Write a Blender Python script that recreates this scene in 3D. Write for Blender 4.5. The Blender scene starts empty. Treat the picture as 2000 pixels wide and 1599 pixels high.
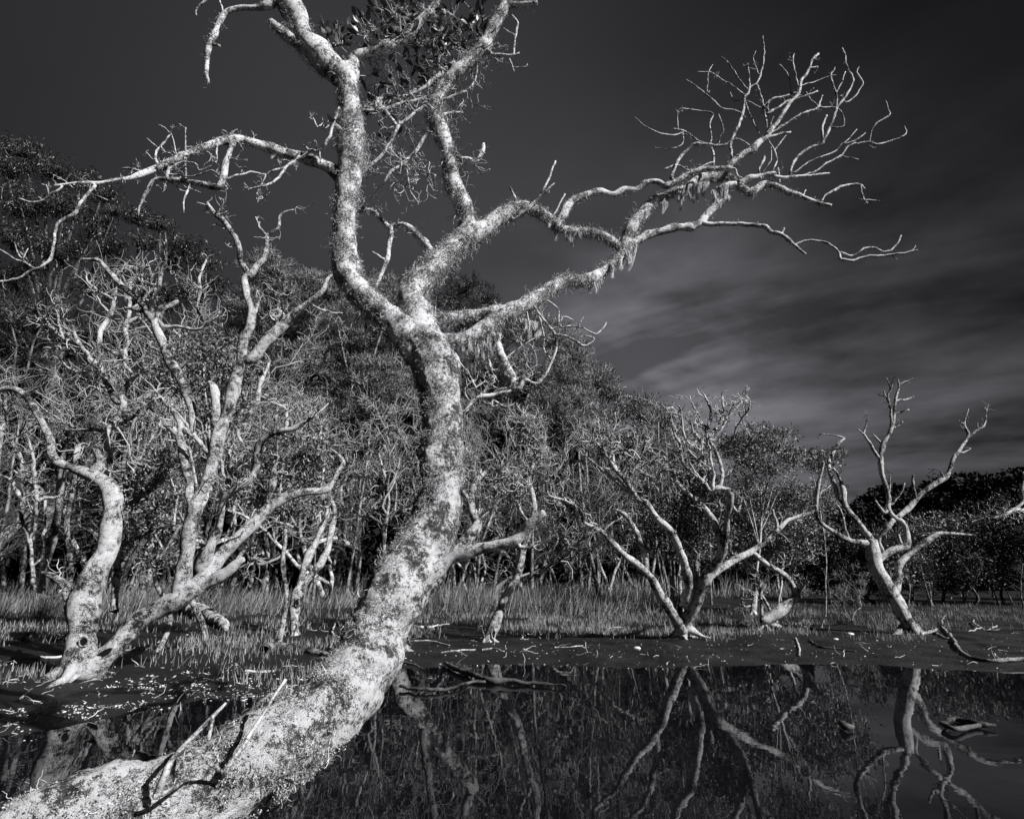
import bpy, math, random
import numpy as np
from mathutils import Vector, Matrix
random.seed(7)
RG = np.random.default_rng(11)

# ------------------------------------------------------------------ camera, sky, sun, exposure
scene = bpy.context.scene
FPX = 1110.0                       # focal length in photo pixels (photo 2000 px wide)
HORIZON = 1120.0
PITCH = math.atan((HORIZON - 799.5) / FPX)
CAMZ = 1.5
cam_data = bpy.data.cameras.new('camera')
cam = bpy.data.objects.new('camera', cam_data)
scene.collection.objects.link(cam)
cam_data.sensor_width = 36.0
cam_data.lens = 36.0 * FPX / 2000.0
cam_data.clip_start = 0.05
cam_data.clip_end = 3000.0
cam.location = (0, 0, CAMZ)
cam.rotation_euler = (math.pi / 2 + PITCH, 0, 0)
scene.camera = cam

SUN_AZ = math.radians(124.0)       # clockwise from +Y
SUN_EL = math.radians(34.0)
to_sun = Vector((math.sin(SUN_AZ) * math.cos(SUN_EL), math.cos(SUN_AZ) * math.cos(SUN_EL), math.sin(SUN_EL)))
sun_data = bpy.data.lights.new('sun', 'SUN')
sun_data.energy = 5.0
sun_data.angle = math.radians(0.5)
sun_data.color = (1.0, 0.995, 0.985)
sun = bpy.data.objects.new('sun', sun_data)
scene.collection.objects.link(sun)
sun.rotation_euler = (-to_sun).to_track_quat('-Z', 'Y').to_euler()

world = bpy.data.worlds.new('World')
scene.world = world
world.use_nodes = True
scene.view_settings.view_transform = 'Standard'
scene.view_settings.look = 'None'
scene.view_settings.exposure = 0.8
scene.view_settings.gamma = 1.0

def pdir(px, py):
    u = (px - 1000.0) / FPX; v = (799.5 - py) / FPX
    cp, sp = math.cos(PITCH), math.sin(PITCH)
    return np.array([u, cp - v * sp, sp + v * cp])

def build_world():
    nt = world.node_tree; N = nt.nodes; L = nt.links
    N.clear()
    out = N.new('ShaderNodeOutputWorld'); bg = N.new('ShaderNodeBackground')
    L.new(bg.outputs[0], out.inputs[0])
    bg.inputs['Strength'].default_value = 0.1
    sky = N.new('ShaderNodeTexSky'); sky.sky_type = 'NISHITA'; sky.sun_disc = False
    sky.sun_elevation = SUN_EL; sky.sun_rotation = SUN_AZ; sky.air_density = 1.0; sky.dust_density = 0.4
    def math_(op, a, b=None, clamp=False):
        n = N.new('ShaderNodeMath'); n.operation = op; n.use_clamp = clamp
        for i, v in enumerate((a, b)):
            if v is None: continue
            if isinstance(v, (int, float)): n.inputs[i].default_value = v
            else: L.new(v, n.inputs[i])
        return n.outputs[0]
    sep = N.new('ShaderNodeSeparateColor'); L.new(sky.outputs[0], sep.inputs[0])
    red = sep.outputs[0]                                   # a red filter on black and white film: dark sky
    tc = N.new('ShaderNodeTexCoord'); D = tc.outputs['Generated']
    def vdot(v):
        n = N.new('ShaderNodeVectorMath'); n.operation = 'DOT_PRODUCT'
        L.new(D, n.inputs[0]); n.inputs[1].default_value = tuple(v); return n.outputs['Value']
    def lobe(px, py, sharp):                               # soft bright or dark region of sky round a direction
        d = pdir(px, py); d = d / np.linalg.norm(d)
        x = math_('SUBTRACT', 1.0, vdot(d))
        return math_('POWER', math.e, math_('MULTIPLY', x, -sharp))
    # thin high cloud, seen in perspective: coordinates on a flat layer overhead
    sx = N.new('ShaderNodeSeparateXYZ'); L.new(D, sx.inputs[0])
    z = math_('ADD', math_('MAXIMUM', sx.outputs[2], 0.0), 0.12)
    cx = math_('DIVIDE', sx.outputs[0], z); cy = math_('DIVIDE', sx.outputs[1], z)
    cb = N.new('ShaderNodeCombineXYZ'); L.new(cx, cb.inputs[0]); L.new(cy, cb.inputs[1])
    mp = N.new('ShaderNodeMapping'); mp.vector_type = 'POINT'
    mp0 = N.new('ShaderNodeMapping'); mp0.inputs['Rotation'].default_value = (0, 0, math.radians(34)); L.new(cb.outputs[0], mp0.inputs[0])
    mp.inputs['Scale'].default_value = (0.6, 1.5, 1); mp.inputs['Location'].default_value = (3.1, 1.15, 0)
    L.new(mp0.outputs[0], mp.inputs[0])
    n1 = N.new('ShaderNodeTexNoise'); n1.inputs['Scale'].default_value = 0.9; n1.inputs['Detail'].default_value = 6
    n1.inputs['Roughness'].default_value = 0.52; n1.inputs['Distortion'].default_value = 0.5
    L.new(mp.outputs[0], n1.inputs['Vector'])
    n2 = N.new('ShaderNodeTexNoise'); n2.inputs['Scale'].default_value = 3.2; n2.inputs['Detail'].default_value = 5
    L.new(cb.outputs[0], n2.inputs['Vector'])
    c = math_('ADD', math_('MULTIPLY', n1.outputs[0], 0.68), math_('MULTIPLY', n2.outputs[0], 0.32))
    cloud = math_('MULTIPLY', math_('SUBTRACT', c, 0.38, False), 4.0, True)
    amount = math_('ADD', 0.004, math_('MULTIPLY', lobe(1270, 720, 60.0), 0.26))
    amount = math_('ADD', amount, math_('MULTIPLY', lobe(1640, 830, 18.0), 0.085))
    base = math_('MINIMUM', math_('MULTIPLY', red, SKYK), 0.024)
    base = math_('MULTIPLY', base, math_('SUBTRACT', 1.0, math_('MULTIPLY', lobe(2150, 60, 5.0), 1.0)))
    base = math_('MULTIPLY', base, math_('ADD', 0.66, math_('MULTIPLY', lobe(1000, 480, 7.0), 1.9)))
    base = math_('MULTIPLY', base, math_('SUBTRACT', 1.0, math_('MULTIPLY', lobe(2080, 600, 60.0), 0.85)))
    val = math_('ADD', base, math_('MULTIPLY', cloud, amount))
    val = math_('ADD', val, math_('MULTIPLY', lobe(1270, 745, 45.0), 0.045))
    val = math_('ADD', val, math_('MULTIPLY', lobe(1720, 860, 14.0), 0.016))
    val = math_('MAXIMUM', val, 0.001)
    val = math_('MULTIPLY', val, 5.8)                     # background strength is 0.1
    comb = N.new('ShaderNodeCombineColor')
    L.new(math_('MULTIPLY', val, 0.985), comb.inputs[0]); L.new(math_('MULTIPLY', val, 0.975), comb.inputs[1]); L.new(math_('MULTIPLY', val, 1.07), comb.inputs[2])
    L.new(comb.outputs[0], bg.inputs[0])
SKYK = 0.034
build_world()

# ------------------------------------------------------------------ numeric helpers
def nrm(a):
    return a / np.maximum(np.linalg.norm(a, axis=-1, keepdims=True), 1e-9)

def _hash(ix, iy, iz):
    h = (ix * 374761393 + iy * 668265263 + iz * 2147483647 * 3 + 974711) & 0xffffffff
    h = ((h ^ (h >> 13)) * 1274126177) & 0xffffffff
    h = ((h ^ (h >> 16)) * 2246822519) & 0xffffffff
    return ((h >> 8) & 0xffff) / 65535.0

def vnoise(P):
    P = np.asarray(P, float); I = np.floor(P).astype(np.int64); F = P - I; F = F * F * (3 - 2 * F)
    r = 0
    for a in (0, 1):
        for b in (0, 1):
            for c in (0, 1):
                w = (F[..., 0] if a else 1 - F[..., 0]) * (F[..., 1] if b else 1 - F[..., 1]) * (F[..., 2] if c else 1 - F[..., 2])
                r = r + w * _hash(I[..., 0] + a, I[..., 1] + b, I[..., 2] + c)
    return r - 0.5

def fbm(P, o=4):
    r = 0; a = 1; f = 1
    for i in range(o):
        r = r + a * vnoise(np.asarray(P) * f + 17.3 * i); a *= .5; f *= 2.03
    return r

def at(px, py, Y):                                          # photo pixel at ground distance Y -> point, metres per pixel
    d = pdir(px, py); t = Y / d[1]
    return np.array([0, 0, CAMZ]) + d * t, t / FPX

def ground_hit(px, py, z=0.0):
    d = pdir(px, py); t = (z - CAMZ) / min(d[2], -0.004)
    return np.array([0, 0, CAMZ]) + d * t

SHORE = [(-400, 1452), (0, 1434), (100, 1422), (250, 1395), (400, 1364), (560, 1350), (680, 1335), (790, 1304), (1100, 1301), (1600, 1300), (1800, 1304), (2000, 1311), (2500, 1330)]
_sh = sorted([tuple(ground_hit(x, y)[:2]) for x, y in SHORE])
_sx = np.array([p[0] for p in _sh]); _sy = np.array([p[1] for p in _sh])

def ht(X, Y):
    X = np.asarray(X, float); Y = np.asarray(Y, float)
    s = Y - np.interp(X, _sx, _sy) + 0.3 * fbm(np.stack([X * 1.9, Y * 1.9, X * 0 + 5], -1), 3) + 0.5 * fbm(np.stack([X * .5, Y * .5, X * 0], -1), 2) * np.clip(Y / 12, 0, 1)
    z = np.where(s < 0, np.maximum(s * 0.10, -0.45), 0.13 * (1 - np.exp(-np.maximum(s, 0) / 3)) + 0.011 * np.maximum(s, 0))
    n = fbm(np.stack([X * 1.7, Y * 1.7, X * 0], -1), 4)
    n = n + .35 * fbm(np.stack([X * 7, Y * 7, X * 0], -1), 3)
    z = z + n * (0.014 + 0.03 * np.clip(s / 5, 0, 1)) * np.clip(40 / (np.abs(Y) + 1), 0, 1)
    z = np.minimum(z, 0.8)
    d = 1.4 - Y + 0.6 * np.maximum(0, -X - 1.8)             # the near bank under the photographer
    zb = -0.3 + np.clip(d, 0, 2.0) * 0.3
    return np.maximum(z, np.where(d > 0, zb, -9))

def gpt(px, py):                                            # where the ray of a photo pixel meets the ground
    z = 0.1
    for _ in range(12):
        p = ground_hit(px, py, z); z = float(ht(p[0], p[1]))
    return ground_hit(px, py, z)

# ------------------------------------------------------------------ mesh helpers
class MB:
    def __init__(s): s.v = []; s.q = []; s.t = []; s.n = 0
    def add(s, V, Q=None, T=None):
        V = np.asarray(V, float).reshape(-1, 3)
        if Q is not None and len(Q): s.q.append(np.asarray(Q, np.int64).reshape(-1, 4) + s.n)
        if T is not None and len(T): s.t.append(np.asarray(T, np.int64).reshape(-1, 3) + s.n)
        s.v.append(V); s.n += len(V)
    def build(s, name, mat, parent=None, base=None, smooth=True):
        V = np.concatenate(s.v) if s.v else np.zeros((0, 3))
        if base is not None: V = V - np.asarray(base)
        me = bpy.data.meshes.new(name)
        Q = np.concatenate(s.q) if s.q else np.zeros((0, 4), np.int64)
        T = np.concatenate(s.t) if s.t else np.zeros((0, 3), np.int64)
        me.vertices.add(len(V)); me.vertices.foreach_set('co', V.astype(np.float32).ravel())
        idx = np.concatenate([Q.ravel(), T.ravel()]).astype(np.int32)
        me.loops.add(len(idx)); me.loops.foreach_set('vertex_index', idx)
        me.polygons.add(len(Q) + len(T))
        st = np.concatenate([np.arange(len(Q)) * 4, len(Q) * 4 + np.arange(len(T)) * 3]).astype(np.int32)
        me.polygons.foreach_set('loop_start', st)
        me.polygons.foreach_set('use_smooth', np.full(len(Q) + len(T), smooth, bool))
        me.update(calc_edges=True); me.validate()
        me.materials.append(mat)
        o = bpy.data.objects.new(name, me); scene.collection.objects.link(o)
        if parent is not None: o.parent = parent
        return o

def resample(P, step):                                      # Catmull-Rom through the rows of P (any columns)
    P = np.asarray(P, float)
    if len(P) == 2: P = np.array([P[0], (P[0] + P[1]) / 2, P[1]])
    E = np.vstack([2 * P[0] - P[1], P, 2 * P[-1] - P[-2]])
    out = []
    for i in range(1, len(E) - 2):
        L = np.linalg.norm((E[i + 1] - E[i])[:3]); k = max(1, int(math.ceil(L / step)))
        t = (np.arange(k) / k)[:, None]
        a, b, c, d = E[i - 1], E[i], E[i + 1], E[i + 2]
        out.append(0.5 * ((2 * b) + (-a + c) * t + (2 * a - 5 * b + 4 * c - d) * t ** 2 + (-a + 3 * b - 3 * c + d) * t ** 3))
    out.append(P[-1:]); return np.vstack(out)

def tube(mb, P, R, sides, disp=0.0, freq=8.0, cap=True, aniso=1.0):
    P = np.asarray(P, float); R = np.asarray(R, float)
    if cap:
        d = nrm(P[-1] - P[-2]); P = np.vstack([P, P[-1] + d * R[-1] * .16, P[-1] + d * R[-1] * .10]); R = np.concatenate([R, [R[-1] * .82, 1e-4]])
    T = nrm(np.gradient(P, axis=0)); n = len(P)
    u = np.cross(T[0], [0.3, 0.2, 0.93]); u /= max(np.linalg.norm(u), 1e-6); U = [u]
    for i in range(1, n):
        u = U[-1] - T[i] * np.dot(U[-1], T[i]); u /= max(np.linalg.norm(u), 1e-9); U.append(u)
    U = np.array(U); W = np.cross(T, U)
    a = np.arange(sides) * 2 * math.pi / sides
    nrmv = U[:, None, :] * np.cos(a)[None, :, None] + W[:, None, :] * np.sin(a)[None, :, None]
    rr = R[:, None] * np.ones(sides)
    if disp:
        pos = P[:, None, :] + nrmv * R[:, None, None]
        rr = rr * (1 + disp * 2 * fbm(pos * freq / 3, 2)) + disp * .35 * R[:, None] * fbm(pos * freq * 3, 3)
        rr = np.maximum(rr, R[:, None] * .4)
    V = P[:, None, :] + nrmv * rr[:, :, None]
    i = np.arange(n - 1)[:, None] * sides; j = np.arange(sides)[None, :]; k = (j + 1) % sides
    Q = np.stack([i + j, i + k, i + sides + k, i + sides + j], -1).reshape(-1, 4)
    mb.add(V, Q); return V, nrmv

def tubes(mb, P, R, sides=3):                               # many curves at once: P (N,k,3), R (N,k)
    if len(P) == 0: return
    N, k, _ = P.shape
    T = nrm(np.gradient(P, axis=1)); ax = nrm(P[:, -1] - P[:, 0])
    ref = np.where(np.abs(ax[:, 2:3]) < .8, np.array([[0, 0, 1.]]), np.array([[1., 0, 0]]))
    U = nrm(np.cross(T, ref[:, None, :])); W = np.cross(T, U)
    a = np.arange(sides) * 2 * math.pi / sides
    V = P[:, :, None, :] + (U[:, :, None, :] * np.cos(a)[:, None] + W[:, :, None, :] * np.sin(a)[:, None]) * R[:, :, None, None]
    b = (np.arange(N) * k * sides)[:, None, None]; i = (np.arange(k - 1) * sides)[None, :, None]; j = np.arange(sides)[None, None, :]; kk = (j + 1) % sides
    Q = np.stack([b + i + j, b + i + kk, b + i + sides + kk, b + i + sides + j], -1).reshape(-1, 4)
    mb.add(V, Q)

def ribbons(mb, P, W, rng):
    if len(P) == 0: return
    N, k, _ = P.shape
    T = nrm(np.gradient(P, axis=1)); s = nrm(np.cross(T, rng.normal(size=(N, 1, 3)))) * W[:, :, None] * .5
    V = np.stack([P - s, P + s], 2)
    b = (np.arange(N) * k * 2)[:, None]; i = (np.arange(k - 1) * 2)[None, :]
    Q = np.stack([b + i, b + i + 1, b + i + 3, b + i + 2], -1).reshape(-1, 4)
    mb.add(V, Q)

def leaves(mb, C, D, L, W, rng, fold=.15):                  # little folded leaf blades
    N = len(C); D = nrm(D); S = nrm(np.cross(D, rng.normal(size=(N, 3)))); Nn = np.cross(D, S)
    L = np.asarray(L).reshape(-1, 1) * np.ones((N, 1)); W = np.asarray(W).reshape(-1, 1) * np.ones((N, 1))
    m = C + D * L * .45
    V = np.stack([C, m - S * W * .5 + Nn * W * fold, C + D * L, m + S * W * .5 + Nn * W * fold], 1)
    b = (np.arange(N) * 4)[:, None]
    mb.add(V, T=np.concatenate([b + [0, 1, 2], b + [0, 2, 3]]))

def grow(rng, B, D, Ln, k, wig, grav=0.0):
    P = [B]; d = nrm(D); st = (np.asarray(Ln) / (k - 1)).reshape(-1, 1) * np.ones((len(B), 1))
    for i in range(k - 1):
        d = nrm(d + rng.normal(size=d.shape) * wig + np.array([0, 0, grav])); P.append(P[-1] + d * st)
    return np.stack(P, 1)

def spawn(rng, P, R, n, t0=.25, t1=1.0, ang=(35, 75), up=0.25):
    N, k, _ = P.shape; i = rng.integers(0, N, n); t = rng.uniform(t0, t1, n) * (k - 1) * .999; a = t.astype(int); f = (t - a)[:, None]
    B = P[i, a] * (1 - f) + P[i, a + 1] * f; T = nrm(P[i, a + 1] - P[i, a]); r = R[i, a] * (1 - f[:, 0]) + R[i, a + 1] * f[:, 0]
    pr = nrm(np.cross(T, rng.normal(size=(n, 3)))); th = np.radians(rng.uniform(ang[0], ang[1], n))[:, None]
    return B, nrm(T * np.cos(th) + pr * np.sin(th) + np.array([0, 0, up])), r

# ------------------------------------------------------------------ things
def tag(o, label=None, cat=None, group=None, kind=None):
    if label: o['label'] = label
    if cat: o['category'] = cat
    if group: o['group'] = group
    if kind: o['kind'] = kind
    return o

def thing(name, label, cat, loc, group=None):
    o = bpy.data.objects.new(name, None); scene.collection.objects.link(o); o.location = Vector([float(c) for c in loc]); o.empty_display_size = .2
    return tag(o, label, cat, group)

def copy_thing(root, loc, rz, sc, label, group=None, cat=None):
    r = root.copy(); scene.collection.objects.link(r); r.location = Vector([float(c) for c in loc]); r.rotation_euler = (0, 0, rz)
    r.scale = sc if hasattr(sc, '__len__') else (sc, sc, sc)
    r['label'] = label
    if group: r['group'] = group
    for ch in list(root.children):
        c = ch.copy(); scene.collection.objects.link(c); c.parent = r
    return r

# ------------------------------------------------------------------ materials
def newmat(name):
    m = bpy.data.materials.new(name); m.use_nodes = True; nt = m.node_tree
    b = nt.nodes['Principled BSDF']; return m, nt, nt.nodes, nt.links, b

def ramp(N, L, src, stops):
    r = N.new('ShaderNodeValToRGB'); e = r.color_ramp.elements
    while len(e) < len(stops): e.new(.5)
    for el, (p, v) in zip(e, stops):
        el.position = p; el.color = (v * .99, v * .99, v * 1.02, 1) if not hasattr(v, '__len__') else (*v, 1)
    L.new(src, r.inputs[0]); return r.outputs[0]

def noise(N, L, co, scale, detail=4, rough=.6, dist=0):
    n = N.new('ShaderNodeTexNoise'); n.inputs['Scale'].default_value = scale; n.inputs['Detail'].default_value = detail
    n.inputs['Roughness'].default_value = rough; n.inputs['Distortion'].default_value = dist
    L.new(co, n.inputs['Vector']); return n.outputs[0]

def bark_mat(name, lo, hi, scale, bump=.6, bdist=.02, dark=.03, crack=True):
    m, nt, N, L, b = newmat(name)
    co = N.new('ShaderNodeTexCoord').outputs['Object']
    a = noise(N, L, co, scale, 6, .65, .3); c = noise(N, L, co, scale * 5, 5, .7)
    mx = N.new('ShaderNodeMix'); mx.inputs[0].default_value = .5; L.new(a, mx.inputs[2]); L.new(c, mx.inputs[3])
    lw = noise(N, L, co, scale * .16, 3, .6)
    ad = N.new('ShaderNodeMath'); ad.operation = 'MULTIPLY_ADD'; ad.inputs[1].default_value = .56; L.new(lw, ad.inputs[0]); 
    sb = N.new('ShaderNodeMath'); sb.operation = 'SUBTRACT'; sb.inputs[1].default_value = .28; L.new(mx.outputs[0], sb.inputs[0]); L.new(sb.outputs[0], ad.inputs[2]); mx = ad
    if crack: col = ramp(N, L, mx.outputs[0], [(.42, dark), (.465, lo), (.52, (lo + hi) * .55), (.60, hi)])
    else: col = ramp(N, L, mx.outputs[0], [(.36, dark), (.462, lo * .7), (.492, lo), (.508, hi * .82), (.60, hi)])
    L.new(col, b.inputs['Base Color']); b.inputs['Roughness'].default_value = .85
    b.inputs['Specular IOR Level'].default_value = .2
    bp = N.new('ShaderNodeBump'); bp.inputs['Strength'].default_value = bump; bp.inputs['Distance'].default_value = bdist
    L.new(mx.outputs[0], bp.inputs['Height']); L.new(bp.outputs[0], b.inputs['Normal'])
    return m

def leaf_mat(name, lo, hi, rough=.45, spec=.5, trans=0.0):
    m, nt, N, L, b = newmat(name)
    g = N.new('ShaderNodeNewGeometry')
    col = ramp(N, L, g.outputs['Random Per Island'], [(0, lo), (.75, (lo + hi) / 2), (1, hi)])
    L.new(col, b.inputs['Base Color']); b.inputs['Roughness'].default_value = rough; b.inputs['Specular IOR Level'].default_value = spec
    return m

M = {}
M['lichen_bark'] = bark_mat('lichen_bark', .08, .46, 42, 1.0, .018, .012, False)
M['bark_fore'] = bark_mat('bark_fore', .17, .56, 55, 1.0, .009, .02, False)
M['bark_mid'] = bark_mat('bark_mid', .17, .60, 13, 1.0, .08, .010, True)
M['bark_pale'] = bark_mat('bark_pale', .06, .28, 6, .9, .05, .012)
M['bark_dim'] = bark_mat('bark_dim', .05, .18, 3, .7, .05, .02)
M['dead_wood'] = bark_mat('dead_wood', .22, .55, 20, .9, .012, .05)
M['wet_wood'] = bark_mat('wet_wood', .03, .09, 10, .6, .02, .01)
M['twig_pale'] = leaf_mat('twig_pale', .12, .50, .8, .2)
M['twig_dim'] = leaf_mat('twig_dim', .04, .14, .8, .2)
M['lichen'] = leaf_mat('lichen', .10, .55, .9, .1)
M['beard'] = leaf_mat('beard', .30, .75, .9, .1)
M['twig_back'] = leaf_mat('twig_back', .06, .36, .8, .2)
M['leaf_fore'] = leaf_mat('leaf_fore', .02, .10, .4, .5)
M['leaf_mangrove'] = leaf_mat('leaf_mangrove', .02, .30, .5, .4)  # brightest leaves carry glints in their base colour
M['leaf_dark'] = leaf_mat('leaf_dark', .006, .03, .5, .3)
M['leaf_gum'] = leaf_mat('leaf_gum', .005, .036, .4, .4)
M['needle'] = leaf_mat('needle', .02, .38, .7, .2)
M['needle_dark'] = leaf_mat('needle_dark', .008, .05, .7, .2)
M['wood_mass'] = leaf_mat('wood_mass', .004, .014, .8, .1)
M['hill_leaf'] = leaf_mat('hill_leaf', .01, .06, .8, .1)
M['reed'] = leaf_mat('reed', .04, .34, .6, .3)
M['root'] = leaf_mat('root', .06, .42, .7, .2)
M['litter'] = leaf_mat('litter', .30, .75, .5, .4)
M['stone'] = bark_mat('stone', .35, .6, 10, .5, .01, .2)

def mud_mat():
    m, nt, N, L, b = newmat('mud')
    co = N.new('ShaderNodeTexCoord').outputs['Object']
    a = noise(N, L, co, 1.3, 6, .65); c = noise(N, L, co, 14, 8, .75)
    mx = N.new('ShaderNodeMix'); mx.inputs[0].default_value = .5; L.new(a, mx.inputs[2]); L.new(c, mx.inputs[3])
    L.new(ramp(N, L, mx.outputs[0], [(.35, .002), (.55, .007), (.7, .022)]), b.inputs['Base Color'])
    L.new(ramp(N, L, a, [(.35, .35), (.6, .75)]), b.inputs['Roughness'])
    b.inputs['Specular IOR Level'].default_value = .35
    bp = N.new('ShaderNodeBump'); bp.inputs['Strength'].default_value = .8; bp.inputs['Distance'].default_value = .06
    L.new(c, bp.inputs['Height']); L.new(bp.outputs[0], b.inputs['Normal']); return m
M['mud'] = mud_mat()

def water_mat():
    m, nt, N, L, b = newmat('water')
    b.inputs['Base Color'].default_value = (.004, .004, .005, 1); b.inputs['Roughness'].default_value = .015; b.inputs['IOR'].default_value = 1.36
    co = N.new('ShaderNodeTexCoord').outputs['Object']
    a = noise(N, L, co, 2.2, 3, .5); bp = N.new('ShaderNodeBump'); bp.inputs['Strength'].default_value = .12; bp.inputs['Distance'].default_value = .01
    L.new(a, bp.inputs['Height']); L.new(bp.outputs[0], b.inputs['Normal']); return m
M['water'] = water_mat()

# ------------------------------------------------------------------ ground, water, hill
def grid(xs, ys, zf):
    X, Y = np.meshgrid(xs, ys); V = np.stack([X, Y, zf(X, Y)], -1); n = len(xs); m = len(ys)
    i = (np.arange(m - 1) * n)[:, None]; j = np.arange(n - 1)[None, :]
    return V, np.stack([i + j, i + j + 1, i + n + j + 1, i + n + j], -1).reshape(-1, 4)
xs = np.sinh(np.linspace(-5.2, 5.2, 420)) * 6.0
ys = np.concatenate([np.linspace(-60, 4, 40, endpoint=False), np.linspace(4, 17, 300, endpoint=False), 17 + (np.linspace(0, 1, 120)) ** 3 * 900])
mb = MB(); mb.add(*grid(xs, ys, ht)); tag(mb.build('ground', M['mud']), kind='structure')
mb = MB(); V, Q = grid(np.array([-60., -8, 8, 60]), np.array([-30., 0, 8, 16]), lambda X, Y: X * 0); mb.add(V, Q); tag(mb.build('water', M['water']), kind='structure')

RIDGE = [(1500, 1080), (1600, 1062), (1680, 1045), (1740, 1034), (1838, 1030), (1862, 1014), (1900, 997), (1940, 1004), (1975, 1008), (2010, 990), (2200, 960), (2500, 930)]
_rp = [at(x, y, 120)[0] for x, y in RIDGE]; _rx = np.array([-30.] + [p[0] for p in _rp] + [400.]); _rz = np.array([0.] + [p[2] for p in _rp] + [30.])
def hillz(X, Y):
    s = np.clip((Y - 70) / 50, 0, 1); s = s * s * (3 - 2 * s)
    return np.interp(X, _rx, _rz) * s - 1.0 + 1.2 * fbm(np.stack([X * .08, Y * .08, X * 0], -1), 3) * s + .9 * s
mb = MB(); mb.add(*grid(np.linspace(-30, 330, 100), np.linspace(70, 300, 60), hillz)); tag(mb.build('hill', M['wood_mass']), kind='structure')

# ------------------------------------------------------------------ traced trees
FR = {'O': (0, 0, 1.0), 'A': (0, 200, 2.856), 'B': (0, 700, 2.856), 'C': (0, 1100, 2.857), 'D': (350, 0, 2.665), 'E': (600, 500, 2.856),
      'F': (600, 1040, 2.857), 'G': (1200, 40, 3.075), 'H': (1050, 700, 2.665), 'I': (1500, 700, 2.664), 'J': (1200, 1100, 2.5)}
def parse(s):
    pts = []; fr = 'O'; flags = ''; Ys = []
    for t in s.split(','):
        w = t.split()
        if w[0][0].isalpha():
            fr = w[0][0]; h = w[0][1:]; num = h.lstrip('*+<>'); flags += h[:len(h) - len(num)]
            w = ([num] if num else []) + w[1:]
        ox, oy, sc = FR[fr]; v = [float(q) for q in w]
        pts.append((v[0] / sc + ox, v[1] / sc + oy, (v[2] / sc) if len(v) > 2 else None)); Ys.append(v[3] if len(v) > 3 else None)
    # widths left out: fill from the neighbours
    wv = [p[2] for p in pts]; last = next((q for q in wv if q), 3.0)
    for i, q in enumerate(wv):
        if q is None: wv[i] = last
        else: last = q
    return [(p[0], p[1], w) for p, w in zip(pts, wv)], Ys, flags

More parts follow.
